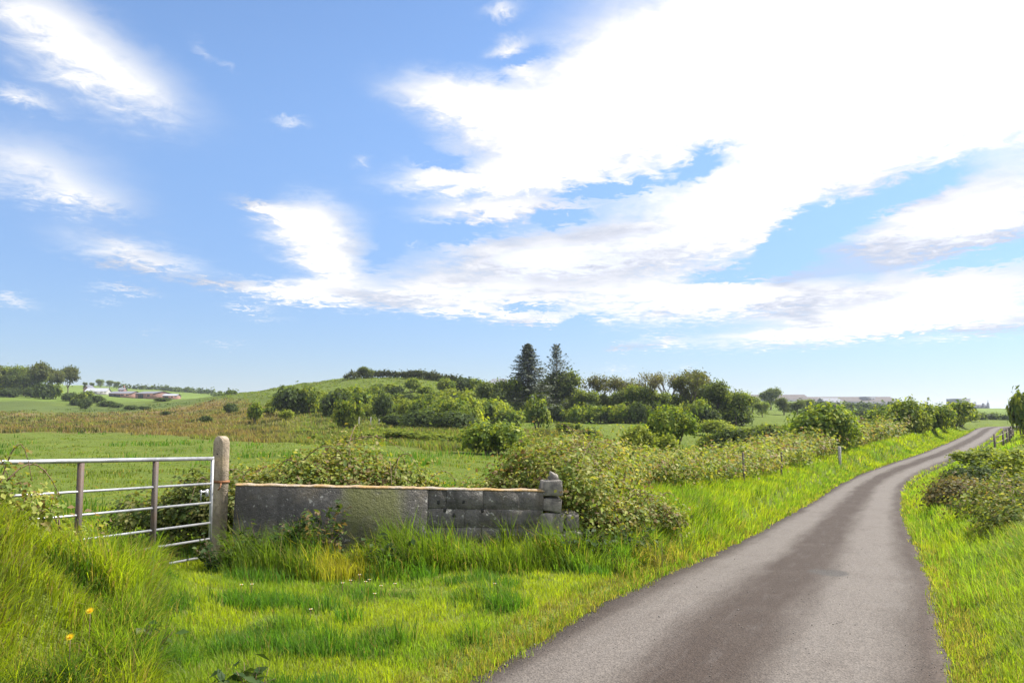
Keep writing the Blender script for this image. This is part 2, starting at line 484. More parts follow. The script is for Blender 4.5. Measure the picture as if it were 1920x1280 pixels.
def road_mat():
    m, t = new_mat('worn_asphalt')
    uv = t.n('ShaderNodeUVMap', uv_map='UVMap').outputs[0]
    s = t.n('ShaderNodeSeparateXYZ', {0: uv})
    lat, al = s.outputs[0], s.outputs[1]
    pos = t.n('ShaderNodeNewGeometry').outputs['Position']
    stretch = t.n('ShaderNodeCombineXYZ', {0: t.math('MULTIPLY', lat, 2.2), 1: t.math('MULTIPLY', al, .35), 2: 0.0}).outputs[0]
    nb = t.noise(stretch, 1.0, 5, .6)
    lw = t.math('ADD', lat, t.math('MULTIPLY', t.math('SUBTRACT', nb, .5), .55))
    # wheel tracks polished pale, a darker dirt-filled crown between them, dark crumbling edges
    def band(c0, wd):
        d = t.math('ABSOLUTE', t.math('SUBTRACT', lw, c0))
        return t.smooth(d, wd, wd * .25)
    track = t.math('MAXIMUM', band(-.80, .52), band(.66, .60))
    ag = t.n('ShaderNodeTexVoronoi', {'Vector': pos, 'Scale': 85.0}, feature='F1')
    chip = t.n('ShaderNodeSeparateColor', {0: ag.outputs['Color']}).outputs[0]
    nf = t.noise(pos, 38, 4, .65)
    nm = t.noise(pos, 1.3, 5, .6)
    c = t.mix(track, (.049, .036, .028), (.130, .113, .098))
    c = t.mix(t.math('MULTIPLY', t.smooth(nm, .45, .72), .35), c, (.085, .069, .057))
    edge_d = t.math('SUBTRACT', HALF, t.math('ABSOLUTE', lat))
    ed = t.math('ADD', edge_d, t.math('MULTIPLY', t.math('SUBTRACT', nf, .5), .2))
    c = t.mix(t.smooth(ed, .26, .04), c, (.075, .058, .048))
    c = t.mix(t.math('MULTIPLY', t.smooth(ed, .10, .0), .8), c, (.05, .042, .034))
    # a stained patch in the wheel path
    dl = t.math('DIVIDE', t.math('SUBTRACT', lw, .28), .22)
    da = t.math('DIVIDE', t.math('SUBTRACT', al, 10.75), .36)
    rr = t.math('ADD', t.math('MULTIPLY', dl, dl), t.math('MULTIPLY', da, da))
    c = t.mix(t.math('MULTIPLY', t.smooth(rr, 1.2, .3), .85), c, (.06, .055, .05))
    blot = t.noise(stretch, 3.1, 6, .7)
    c = t.mix(t.math('MULTIPLY', t.smooth(blot, .50, .75), .22), c, (.150, .138, .128))
    c = t.mix(t.math('MULTIPLY', t.smooth(blot, .48, .25), .30), c, (.045, .036, .030))
    spk = t.math('ADD', .42, t.math('ADD', t.math('MULTIPLY', chip, .62), t.math('MULTIPLY', nf, .55)))
    c = t.n('ShaderNodeVectorMath', {0: c, 3: spk}, operation='SCALE').outputs[0]
    b = t.n('ShaderNodeBump', {'Strength': .55, 'Distance': .008, 'Height': t.math('ADD', ag.outputs['Distance'], nf)})
    p = t.n('ShaderNodeBsdfPrincipled', {'Base Color': c, 'Roughness': t.math('ADD', .88, t.math('MULTIPLY', track, -.08)), 'Normal': b.outputs[0], 'Specular IOR Level': .22})
    out(t, p.outputs[0])
    return m
M_ROAD = road_mat()

# ------------------------------------------------------------------ ground sheet and its cover
GATE_POST = np.array([-3.28, 9.15])
GATE_DIR = unit(np.array([-.326, -1.0]))
WALL_A, WALL_B = np.array([-3.17, 9.30]), np.array([.34, 10.0])

def seg_side(x, y, A, B):
    d = unit(B - A)
    return (x - A[0]) * d[0] + (y - A[1]) * d[1], -(x - A[0]) * d[1] + (y - A[1]) * d[0], np.linalg.norm(B - A)

def px_of(x, y, z):
    yc = (z - EYE)
    fwd = y * math.cos(PITCH) + yc * math.sin(PITCH)
    up = -y * math.sin(PITCH) + yc * math.cos(PITCH)
    return CXP + x / fwd * F_PX, CYP - up / fwd * F_PX

def cover(x, y):
    """what grows where: weights of field, moor, hill, far pasture"""
    d = np.hypot(x, y); a = np.degrees(np.arctan2(x, y))
    n = fbm(x * .05, y * .05, 21) - .5
    dn = d * (1 + n * .25)
    # the near pasture ends in rough moor; its edge runs from 105 m at the left to 60 m behind the wall
    edge = np.interp(a, [-60, -32, -26, -20, -14, -8, -3, 3, 9, 60], [150, 108, 92, 70, 58, 50, 44, 60, 400, 400])
    moor_end = np.interp(a, [-60, -32, -20, -16, -9, -2, 2, 6], [215, 215, 200, 130, 108, 92, 86, 60])
    moor = sstep(dn, edge * .97, edge * 1.05) * (1 - sstep(dn, moor_end * .92, moor_end * 1.1)) * (a < 7)
    hill = sstep(dn, moor_end * .95, moor_end * 1.1) * (1 - sstep(d, 260, 300)) * sstep(a, -24, -18) * (1 - sstep(a, -1, 2))
    scrub = sstep(dn, moor_end * .95, moor_end * 1.1) * (1 - sstep(dn, 240, 290)) * (1 - sstep(a, -24, -18))
    return moor, hill, scrub

C_FIELD = np.array([.098, .138, .022]); C_MOOR = np.array([.150, .115, .050]); C_MOOR2 = np.array([.105, .115, .030])
C_HILL = np.array([.090, .125, .025]); C_FAR = np.array([.110, .165, .030]); C_SOIL = np.array([.120, .150, .032])
C_SCRUB = np.array([.070, .100, .028])

def cover_col(x, y):
    d = np.hypot(x, y)
    moor, hill, scrub = cover(x, y)
    n = fbm(x * .09, y * .09, 31)[:, None]
    n2 = fbm(x * .6, y * .6, 37)[:, None]
    mt = np.maximum(sstep(n, .40, .62), sstep(np.degrees(np.arctan2(x, y)), -20, -13)[:, None])
    ms = C_MOOR * (1 - mt) + C_MOOR2 * mt
    c = np.where((d < 17)[:, None], C_SOIL, C_FIELD * (.8 + .4 * n2))
    c = np.where((d > 260)[:, None], C_FAR * (.75 + .5 * fbm(x * .012, y * .012, 41)[:, None]), c)
    c = c * (1 - moor[:, None]) + ms * moor[:, None]
    c = c * (1 - hill[:, None]) + (C_HILL * (.7 + .6 * n2)) * hill[:, None]
    c = c * (1 - scrub[:, None]) + (C_SCRUB * (.7 + .6 * n)) * scrub[:, None]
    return c

na, nr = GX.shape
V = np.stack([GX[:-1].ravel(), GY[:-1].ravel(), GZ[:-1].ravel()], 1)
na -= 1
i = np.arange(na)[:, None] * nr; i2 = ((np.arange(na) + 1) % na)[:, None] * nr; j = np.arange(nr - 1)[None]
Q = np.stack([i + j, i + j + 1, i2 + j + 1, i2 + j], 2).reshape(-1, 4)
V = np.concatenate([V, [[0, 0, float(GZ[:, 0].mean())]]])
ids = np.arange(na) * nr
Tc = np.stack([ids, np.roll(ids, -1), np.full(na, len(V) - 1)], 1)
g = obj('ground', mesh('ground', V, [Q[:, ::-1], Tc], M_GROUND, col=np.concatenate([cover_col(V[:-1, 0], V[:-1, 1]), [C_SOIL]]), smooth=True))
tag(g, 'rolling green pasture and brown moor reaching to the horizon', 'ground', kind='structure')
if g.data.polygons[len(g.data.polygons) // 2].normal.z < 0: g.data.flip_normals()

# ------------------------------------------------------------------ road
PROF = [-1.0, -.985, -.8, -.5, -.2, .1, .4, .7, .9, .985, 1.0]
RCp = catmull(RD, 0.12)
RTp = np.gradient(RCp, axis=0); RTp[:, 2] = 0; RTp /= np.linalg.norm(RTp, axis=1)[:, None]
RSp = np.concatenate([[0], np.cumsum(np.linalg.norm(np.diff(RCp[:, :2], axis=0), axis=1))]) - S0
sel = RSp > -30
RCp, RTp, RSp = RCp[sel], RTp[sel], RSp[sel]
VV, UU = [], []
for kp, p in enumerate(PROF):
    wob = HALF + (fbm(RSp * .8, np.full(len(RSp), kp > 5) * 50., 61, 2) - .5) * .10 + (fbm(RSp * 5., np.full(len(RSp), kp > 5) * 50., 63, 2) - .5) * .08 if abs(p) > .95 else np.full(len(RSp), HALF)
    o = p * wob
    if p in (-1.0, 1.0): o = o * 1.01
    zz = RCp[:, 2] + .012 - .035 * p * p - (.30 if abs(p) == 1.0 else 0)
    VV.append(np.stack([RCp[:, 0] + RTp[:, 1] * o, RCp[:, 1] - RTp[:, 0] * o, zz], 1))
    UU.append(np.stack([o, RSp], 1))
VV = np.stack(VV, 1); UU = np.stack(UU, 1)
m_, k_ = VV.shape[:2]
i = np.arange(m_ - 1)[:, None] * k_; j = np.arange(k_ - 1)[None]
Q = np.stack([i + j, i + j + 1, i + k_ + j + 1, i + k_ + j], 2).reshape(-1, 4)
rd = obj('road', mesh('road', VV.reshape(-1, 3), Q, M_ROAD, uv=UU.reshape(-1, 2), smooth=True))
tag(rd, 'narrow worn grey asphalt lane with pale wheel tracks', 'road', kind='structure')

# loose grit swept to the edges and the crown of the lane
m = 1800
sb = 3 + 16 * RNG.uniform(0, 1, m) ** 1.5
o = np.where(RNG.uniform(0, 1, m) < .72, np.sign(RNG.normal(size=m)) * (HALF - .03 - np.abs(RNG.normal(0, .10, m))), RNG.normal(0, .5, m))
cx = np.interp(sb, RSp, RCp[:, 0]); cy = np.interp(sb, RSp, RCp[:, 1]); cz = np.interp(sb, RSp, RCp[:, 2]); tx = np.interp(sb, RSp, RTp[:, 0]); ty = np.interp(sb, RSp, RTp[:, 1])
C = np.stack([cx + ty * o, cy - tx * o, cz + .012 - .035 * (o / HALF) ** 2 + .002], 1)
oc = np.array([(1, 0, 0), (0, 1, 0), (-1, 0, 0), (0, -1, 0), (0, 0, .8), (0, 0, -.8)], float)
rs = RNG.lognormal(-5.35, .35, m)
V = C[:, None] + oc[None] * rs[:, None, None] * RNG.uniform(.6, 1.3, (m, 6, 1))
fo = np.array([(0, 1, 4), (1, 2, 4), (2, 3, 4), (3, 0, 4), (1, 0, 5), (2, 1, 5), (3, 2, 5), (0, 3, 5)])
gr = obj('road_grit', mesh('road_grit', V.reshape(-1, 3), (np.arange(m)[:, None, None] * 6 + fo[None]).reshape(-1, 3), plain_mat('grit', (.20, .18, .16), .9, 30, .5, 0)))
tag(gr, 'loose pale grit along the edges of the lane', 'grit', kind='stuff')

# ------------------------------------------------------------------ grass
def blades(P, h, wd, lean_dir, lean, tint, curl=.35):
    """each blade: two base, two mid, one tip vertex, three triangles"""
    n = len(P)
    fa = RNG.uniform(0, 2 * math.pi, n)
    side = np.stack([np.cos(fa), np.sin(fa), np.zeros(n)], 1) * (wd / 2)[:, None]
    L = np.stack([np.cos(lean_dir), np.sin(lean_dir), np.zeros(n)], 1)
    up = np.array([0, 0, 1.])
    l1 = lean * .35; l2 = lean
    mid = P + up * (h * .58 * np.cos(l1 * .8))[:, None] + L * (h * .58 * np.sin(l1))[:, None]
    tip = mid + up * (h * .46 * np.cos(np.minimum(l2 * 1.35, 2.1)))[:, None] + L * (h * .46 * np.sin(np.minimum(l2 * 1.35, 2.1)))[:, None]
    V = np.empty((n, 5, 3), np.float32)
    V[:, 0] = P - side; V[:, 1] = P + side; V[:, 2] = mid + side * .75; V[:, 3] = mid - side * .75; V[:, 4] = tip
    b = np.arange(n)[:, None] * 5
    Fq = np.concatenate([b + 0, b + 1, b + 2, b + 3], 1); Ft = np.concatenate([b + 3, b + 2, b + 4], 1)
    return V.reshape(-1, 3), Fq, Ft, np.repeat(tint, 5, axis=0)

def tufts_to_mesh(name, T, label):
    """T: dict of tuft arrays x y h n spread lean ldir tint w"""
    n = T['n'].astype(int)
    idx = np.repeat(np.arange(len(n)), n)
    m = len(idx)
    a = RNG.uniform(0, 2 * math.pi, m); r = T['spread'][idx] * np.sqrt(RNG.uniform(0, 1, m))
    x = T['x'][idx] + np.cos(a) * r; y = T['y'][idx] + np.sin(a) * r
    lat, al, zr = road_near(x, y)
    ok = np.abs(lat) > HALF - .13 + RNG.uniform(-.05, .12, m)
    x, y, a, r, idx = x[ok], y[ok], a[ok], r[ok], idx[ok]; m = len(x)
    z = ground(x, y) - .015
    near_e = np.abs(lat[ok]) < HALF + .12
    z = np.where(near_e, np.maximum(z, zr[ok] - .035), z)
    h = T['h'][idx] * RNG.uniform(.55, 1.15, m)
    # splay away from the tuft centre plus the wind / slope lean
    lx = np.cos(a) * .30 * r / T['spread'][idx] + np.cos(T['ldir'][idx]) * T['lean'][idx] + RNG.normal(0, .16, m)
    ly = np.sin(a) * .30 * r / T['spread'][idx] + np.sin(T['ldir'][idx]) * T['lean'][idx] + RNG.normal(0, .16, m)
    lean = np.clip(np.hypot(lx, ly) * 1.5, 0, 1.5); ld = np.arctan2(ly, lx)
    k = RNG.uniform(.72, 1.28, (m, 1))
    tint = T['tint'][idx] * k
    dry = RNG.uniform(0, 1, m) < T['dry'][idx]
    tint[dry] = np.array([.30, .235, .10]) * RNG.uniform(.6, 1.2, (dry.sum(), 1))
    V, Fq, Ft, c = blades(np.stack([x, y, z], 1), h, T['w'][idx] * RNG.uniform(.7, 1.3, m), ld, lean, tint)
    o = obj(name, mesh(name, V, [Fq, Ft], M_GRASS, col=c))
    tag(o, label, 'grass', kind='stuff')
    return m

def polar(n, d0, d1, k, a0=-41, a1=41):
    u = RNG.uniform(0, 1, n)
    d = (d0 ** (1 - k) + u * (d1 ** (1 - k) - d0 ** (1 - k))) ** (1 / (1 - k))
    a = np.radians(RNG.uniform(a0, a1, n))
    return np.sin(a) * d, np.cos(a) * d

G_YEL = np.array([.300, .355, .022]); G_MID = np.array([.175, .270, .030]); G_DEEP = np.array([.065, .135, .018]); G_PALE = np.array([.34, .37, .10])

def tint_mix(x, y, s=0):
    n = fbm(x * .9, y * .9, 71 + s); n2 = fbm(x * 3.1, y * 3.1, 83 + s)
    t = sstep(n, .35, .65)[:, None]
    c = G_YEL * t + G_MID * (1 - t)
    dk = sstep(n2, .60, .74)[:, None]
    c = c * (1 - dk) + G_DEEP * 1.1 * dk
    dull = (RNG.uniform(0, 1, len(x)) < .18)[:, None]
    return np.where(dull, np.array([.205, .255, .072]), c)

TUSS = [(-2.25, 8.75, .42, .62, (.075, .150, .030)), (-2.75, 8.55, .35, .42, (.07, .14, .028)), (-1.2, 8.55, .45, .44, (.085, .165, .028)), (-1.55, 8.65, .3, .36, (.11, .19, .03)), (-.55, 8.9, .35, .34, (.15, .25, .03)), (.65, 9.15, .40, .42, (.13, .22, .028)), (1.25, 9.3, .42, .42, (.10, .19, .028)), (1.9, 10.2, .4, .40, (.11, .20, .03)),
        (-.25, 7.3, .30, .26, (.12, .20, .028)), (-1.0, 4.6, .22, .24, (.07, .14, .025)), (-.5, 4.4, .2, .2, (.08, .15, .025)), (-1.7, 6.2, .25, .2, (.09, .17, .025)), (-3.6, 5.0, .3, .45, (.09, .15, .03)), (-2.5, 4.6, .25, .36, (.08, .14, .03))]

def near_grass():
    n = 66000
    x, y = polar(n, 3.3, 17, 1.35)
    lat, al, zr = road_near(x, y)
    e = np.abs(lat) - HALF
    right = lat > 0
    s, q, L = seg_side(x, y, WALL_A, WALL_B)
    gs, gq, _ = seg_side(x, y, GATE_POST, GATE_POST + GATE_DIR * 4)
    behind_wall = (q > -.02) & (s > -.2) & (s < L + .3)
    in_field = (gq < -.05) & (q > -.5) & (s < .1) | ((s < 0) & (q > 0))
    keep = (e > -.02) & ~((np.abs(q) < .13) & (s > -.1) & (s < L + .5))
    d = np.hypot(x, y)
    h = np.full(n, .085) * (.5 + 1.0 * fbm(x * 1.7, y * 1.7, 91))
    lean = np.full(n, .12); ldir = np.full(n, math.pi) + RNG.normal(0, .5, n)
    # right bank: longer, blown to the left
    rb = right & (e > .35)
    h = np.where(right, .10 + .26 * sstep(e, .2, 1.5) * (.5 + fbm(x * 2, y * 2, 95)), h)
    lean = np.where(rb, .30, lean)
    # mown edge along the asphalt
    h = np.where(e < .25, h * .55, h)
    # belt at the foot of the wall, thick and tall in clumps
    cl = fbm(x * 1.6 + 5, y * 1.6, 97)
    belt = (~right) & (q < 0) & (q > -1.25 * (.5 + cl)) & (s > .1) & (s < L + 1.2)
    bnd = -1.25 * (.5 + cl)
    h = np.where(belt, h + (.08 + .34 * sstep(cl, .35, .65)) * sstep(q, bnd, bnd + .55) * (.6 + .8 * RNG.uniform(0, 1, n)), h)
    # bank of the left verge beyond the wall
    lb = (~right) & (al > 9.3) & (e > .15) & (s > L - .1)
    h = np.where(lb, .10 + .26 * sstep(fbm(x * 2.2, y * 2.2, 99), .3, .7), h)
    lean = np.where(lb, .25, lean); ldir = np.where(lb, R(-35) + RNG.normal(0, .5, n), ldir)
    # mound in front of the gate
    mo = (~right) & (x < -2.1 - .42 * (y - 4.8)) & (gq > -.1) & (y < 8.2)
    h = np.where(mo, .10 + .30 * sstep(fbm(x * 2.1, y * 2.1, 101), .30, .72), h)
    lean = np.where(mo, .38, lean); ldir = np.where(mo, R(-20) + RNG.normal(0, .5, n), ldir)
    h = np.where(in_field & ~mo, .10, h)
    # dark rank tussocks in the apron
    tus = (~right) & ~belt & ~mo & ~lb & (fbm(x * 2.3, y * 2.3, 103) > .66)
    h = np.where(tus, h * 1.9, h)
    tint = tint_mix(x, y)
    for (tx_, ty_, tr_, th_, tk_) in TUSS:
        kk = np.exp(-((x - tx_) ** 2 + (y - ty_) ** 2) / tr_ ** 2)
        h = np.maximum(h, th_ * kk * (kk > .25)); inn = (kk > .3) & (RNG.uniform(0, 1, n) < .8)
        tint = np.where(inn[:, None], tk_, tint); lean = np.where(inn, .42, lean)
    tint = np.where(tus[:, None], G_DEEP * 1.35, tint)
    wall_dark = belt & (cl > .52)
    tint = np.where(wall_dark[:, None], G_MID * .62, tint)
    # straw-yellow patch of trampled grass before the wall
    sw = np.exp(-(np.abs(x + 1.76) / .34) ** 3 - (np.abs(y - 8.5) / .42) ** 3)
    straw = RNG.uniform(0, 1, n) < sw * .85
    tint = np.where(straw[:, None], np.array([.33, .31, .035]), tint)
    h = np.where(straw, np.maximum(h, .16 + .12 * cl), h)
    tint = np.where((rb & (RNG.uniform(0, 1, n) < .35))[:, None], G_PALE * .75, tint)
    tint = np.where(((e < .3) & (RNG.uniform(0, 1, n) < .5))[:, None], np.array([.25, .24, .05]), tint)
    dry = np.where(mo, .15 + .5 * sstep(fbm(x * 1.9, y * 1.9, 109), .62, .75), np.where(belt | lb | rb, .06, .05))
    dry = np.where(e < .2, .3, dry)
    ldir = ldir + (fbm(x * 1.3, y * 1.3, 107) - .5) * 5
    nb = np.where(h > .25, 8, 7)
    tint = np.where(right[:, None], tint * np.array([.80, .88, 1.15]), tint)
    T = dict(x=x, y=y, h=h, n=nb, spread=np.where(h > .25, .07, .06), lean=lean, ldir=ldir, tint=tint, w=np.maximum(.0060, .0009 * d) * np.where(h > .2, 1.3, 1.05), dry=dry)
    m = 13000
    sb = 1.5 + 34 * RNG.uniform(0, 1, m) ** 1.6; sd_ = np.where(RNG.uniform(0, 1, m) < .55, -1, 1); eb = RNG.uniform(-.10, .30, m)
    cx = np.interp(sb, RS, RC[:, 0]); cy = np.interp(sb, RS, RC[:, 1]); tx = np.interp(sb, RS, RT[:, 0]); ty = np.interp(sb, RS, RT[:, 1])
    o = sd_ * (HALF + eb + (fbm(sb * 1.5, sd_ * 9, 119) - .5) * .25)
    x2, y2 = cx + ty * o, cy - tx * o; d2 = np.hypot(x2, y2)
    T2 = dict(x=x2, y=y2, h=.03 + .09 * RNG.uniform(0, 1, m) ** 2, n=np.full(m, 6), spread=np.full(m, .045), lean=np.full(m, .25), ldir=RNG.uniform(0, 6.28, m),
              tint=np.where((RNG.uniform(0, 1, m) < .4)[:, None], np.array([.27, .25, .06]), tint_mix(x2, y2, 9)), w=np.maximum(.006, .0009 * d2), dry=np.full(m, .2))
    T = {k: np.concatenate([v[keep], T2[k]]) for k, v in T.items()}
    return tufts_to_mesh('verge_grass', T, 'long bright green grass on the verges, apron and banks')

def mid_grass():
    n = 16000
    x, y = polar(n, 14, 112, 1.25, -40, 41)
    lat, al, zr = road_near(x, y)
    e = np.abs(lat) - HALF
    right = lat > 0
    d = np.hypot(x, y)
    bank = (e < 3.2) & (e > -.05)
    extra = bank
    keep = (e > -.05)
    h = np.where(bank, .16 + .22 * fbm(x * 1.2, y * 1.2, 111), .06 + .10 * sstep(fbm(x * .5, y * .5, 113), .5, .75))
    moor, hill, scrub = cover(x, y)
    keep &= moor < .5
    tint = np.where(bank[:, None], tint_mix(x * .5, y * .5, 3), np.array([.140, .185, .030]) * (.65 + .7 * fbm(x * .4, y * .4, 121))[:, None])
    rush = (~bank) & (fbm(x * .35, y * .35, 117) > .70)
    h = np.where(rush, .38, h); tint = np.where(rush[:, None], G_DEEP * 1.3, tint)
    T = dict(x=x, y=y, h=h, n=np.full(n, 6), spread=np.where(bank, .12, .22) * np.clip(d / 30, .6, 2), lean=np.where(bank & ~right, .28, .15), ldir=np.where(right, math.pi, R(-40)) + RNG.normal(0, .6, n),
             tint=tint, w=np.maximum(.006, .00085 * d), dry=np.where(bank, .05, .08))
    # a second helping on the banks of the lane
    sb = RNG.uniform(9, 112, 9000) ** 1.0
    sb = 9 + (112 - 9) * RNG.uniform(0, 1, 9000) ** 1.7
    sd_ = np.where(RNG.uniform(0, 1, 9000) < .7, -1, 1); eb = RNG.uniform(0, 1, 9000) ** 1.3 * 3.0 - .03
    cx = np.interp(sb, RS, RC[:, 0]); cy = np.interp(sb, RS, RC[:, 1]); tx = np.interp(sb, RS, RT[:, 0]); ty = np.interp(sb, RS, RT[:, 1])
    o = sd_ * (HALF + eb)
    x2, y2 = cx + ty * o, cy - tx * o
    d2 = np.hypot(x2, y2)
    T2 = dict(x=x2, y=y2, h=(.15 + .24 * fbm(x2 * 1.2, y2 * 1.2, 111)) * np.where(eb < .2, .6, 1), n=np.full(9000, 8), spread=.09 * np.clip(d2 / 20, .8, 3), lean=np.full(9000, .30),
              ldir=np.where(sd_ > 0, math.pi, R(-40)) + RNG.normal(0, .6, 9000), tint=tint_mix(x2 * .6, y2 * .6, 5) * 1.05, w=np.maximum(.006, .00075 * d2), dry=np.where(eb < .2, .2, .05))
    T = {k: np.concatenate([v[keep], T2[k]]) for k, v in T.items()}
    return tufts_to_mesh('field_grass', T, 'green pasture and roadside bank grass')

def far_grass():
    n = 26000
    x, y = polar(n, 44, 230, 1.3, -40, 6)
    moor, hill, scrub = cover(x, y)
    d = np.hypot(x, y)
    a = np.degrees(np.arctan2(x, y))
    k = RNG.uniform(0, 1, n)
    is_m = (moor > .3 + .3 * k); is_h = (hill > .5) & (k < .8); is_s = (scrub > .5) & (k < .5)
    keep = is_m | is_h | is_s
    nn = fbm(x * .10, y * .10, 31); n2 = fbm(x * .3, y * .3, 131)
    brown = np.array([.205, .155, .072]); olive = np.array([.165, .185, .050]); dark = np.array([.075, .08, .030]); red = np.array([.185, .125, .068])
    t1 = np.maximum(sstep(nn, .40, .62), sstep(a, -20, -13))[:, None]
    tint = brown * (1 - t1) + olive * t1
    tint = np.where(((RNG.uniform(0, 1, n) < .25) & (a < -16))[:, None], red, tint)
    tint = np.where((is_m & (a > -15) & (RNG.uniform(0, 1, n) < .55))[:, None], np.array([.135, .185, .036]), tint)
    tint = np.where((n2 > .64)[:, None], dark, tint)
    tint = np.where((is_h & ~is_m)[:, None], np.array([.150, .190, .036]) * (.45 + 1.0 * n2)[:, None], tint)
    tint = np.where((is_s & ~is_m)[:, None], np.array([.085, .12, .032]) * (.7 + .6 * n2)[:, None], tint)
    h = np.where(is_m, .28 + .35 * n2, .30)
    T = dict(x=x, y=y, h=h, n=np.full(n, 6), spread=np.clip(d * .0035, .15, .7), lean=np.full(n, .15), ldir=RNG.uniform(2.6, 3.6, n), tint=tint, w=.0010 * d, dry=np.where(is_m, .12, .05))
    T = {k_: v[keep] for k_, v in T.items()}
    return tufts_to_mesh('moor_grass', T, 'brown rushes and tussocks on the rough moor and hill')

NB = near_grass() + mid_grass() + far_grass()

# ------------------------------------------------------------------ foliage generators
def leaves(C, N, size, tint, elong=1.5, fold=.18):
    """one kite-shaped folded leaf (two triangles) for each centre, facing N"""
    n = len(C)
    N = unit(N)
    r = unit(RNG.normal(size=(n, 3)))
    A = unit(np.cross(N, r)); B = np.cross(N, A)
    s = np.broadcast_to(size, (n,))[:, None]
    V = np.empty((n, 4, 3), np.float32)
    V[:, 0] = C - A * s * elong * .5
    V[:, 1] = C + B * s * .5 + N * s * fold
    V[:, 2] = C + A * s * elong * .5
    V[:, 3] = C - B * s * .5 + N * s * fold
    b = np.arange(n)[:, None] * 4
    F_ = np.concatenate([np.concatenate([b, b + 1, b + 2], 1), np.concatenate([b, b + 2, b + 3], 1)])
    return V.reshape(-1, 3), F_, np.repeat(tint, 4, axis=0)

def pick(pal, n, jit=.25):
    pal = np.array([p[:3] for p in pal]); 
    return pal[RNG.integers(0, len(pal), n)] * RNG.uniform(1 - jit, 1 + jit, (n, 1))

def lump_cloud(lumps, n_cl, per, cl_r, size, pal, up=.45, floor=0.0, inner=.55):
    """lumps: (x, y, z, rx, ry, rz); leaves gathered in clumps near the surface of each ellipsoid"""
    lumps = np.array(lumps, float)
    vol = (lumps[:, 3] * lumps[:, 4] + lumps[:, 3] * lumps[:, 5] + lumps[:, 4] * lumps[:, 5])
    w_ = RNG.choice(len(lumps), n_cl, p=vol / vol.sum())
    dirs = unit(RNG.normal(size=(n_cl, 3)))
    dirs[:, 2] = np.where(dirs[:, 2] < -.3, -dirs[:, 2] * .6, dirs[:, 2])
    rad = inner + (1 - inner) * RNG.uniform(0, 1, n_cl) ** .45
    rad *= RNG.normal(1, .10, n_cl)
    cc = lumps[w_, :3] + dirs * lumps[w_, 3:] * rad[:, None]
    idx = np.repeat(np.arange(n_cl), per)
    m = len(idx)
    off = RNG.normal(size=(m, 3)) * cl_r * RNG.uniform(.5, 1.3, (n_cl, 1))[idx]
    shoot = (RNG.uniform(0, 1, n_cl) < .22)[idx] * RNG.uniform(0, 1, m) * RNG.uniform(.9, 2.5, n_cl)[idx] * cl_r
    C = cc[idx] + off * np.where(shoot > 0, .45, 1.0)[:, None] + (dirs[idx] + np.array([0, 0, .35])) * shoot[:, None]
    nrm = dirs[idx] * .7 + unit(off) * .5 + np.array([0, 0, up]) + RNG.normal(size=(m, 3)) * .45
    ct = pick(pal, n_cl, .22)[idx] * RNG.uniform(.78, 1.22, (m, 1))
    ok = C[:, 2] > floor
    return C[ok], nrm[ok], ct[ok], np.asarray(size) * np.clip(RNG.lognormal(-.08, .32, ok.sum()), .45, 1.5)

HAW = [(.135, .195, .030), (.105, .160, .028), (.205, .255, .034), (.085, .135, .028), (.245, .285, .045)]
HAWY = [(.220, .260, .034), (.265, .30, .044), (.15, .20, .03), (.19, .24, .032)]
OAK = [(.105, .145, .045), (.13, .165, .05), (.085, .120, .042), (.155, .185, .06)]
DARK = [(.065, .095, .034), (.08, .115, .036), (.055, .08, .032), (.10, .14, .04)]

def bush_proto(name, lumps, pal, n_cl=330, per=9, cl_r=.13, size=.11, stems=5):
    """unit bush: about 1 m high and 1 m half-width; scaled when it is placed"""
    C, N_, ct, s = lump_cloud(lumps, n_cl, per, cl_r, size, pal)
    V, F_, c = leaves(C, N_, s, ct)
    crown = mesh(name + '_crown', V, F_, M_LEAF, col=c)
    mb = MB()
    for k in range(stems):
        a = RNG.uniform(0, 6.28); b = lumps[k % len(lumps)]
        p0 = np.array([math.cos(a) * .08, math.sin(a) * .08, -.12])
        p2 = np.array([b[0], b[1], b[2] + .1]) + RNG.normal(0, .08, 3)
        p1 = (p0 + p2) / 2 + RNG.normal(0, .06, 3)
        mb.tube([p0, p1, p2], [.045, .03, .012], 5)
    return crown, mb.mesh(name + '_trunk', M_BARK)

def rnd_lumps(n, sp, z0, z1, r0, r1):
    L = []
    for k in range(n):
        a = k / n * 6.28 + RNG.uniform(-.5, .5); rr = sp * RNG.uniform(.45, 1)
        r = RNG.uniform(r0, r1)
        L.append((math.cos(a) * rr, math.sin(a) * rr, RNG.uniform(z0, z1), r, r, r * RNG.uniform(.7, .95)))
    L.append((0, 0, (z0 + z1) / 2 + .1, r1, r1, r1 * .85))
    return L

BUSH = {}
for k, (nm, pal, args) in enumerate([
        ('round', HAW, (7, .52, .30, .62, .30, .46)), ('wide', HAW, (9, .62, .22, .50, .26, .42)), ('tall', HAW, (6, .38, .35, .75, .28, .40)),
        ('pale', HAWY, (7, .55, .25, .60, .28, .44)), ('dark', DARK, (8, .55, .25, .60, .28, .46)), ('ragged', HAWY + HAW, (9, .66, .20, .70, .18, .34))]):
    _l = rnd_lumps(*args)
    BUSH[nm] = bush_proto('hawthorn_' + nm, _l, pal, 300, 9, .11, .105)
    BUSH[nm + '_fine'] = bush_proto('hawthorn_fine_' + nm, _l, pal, 560, 12, .085, .064)

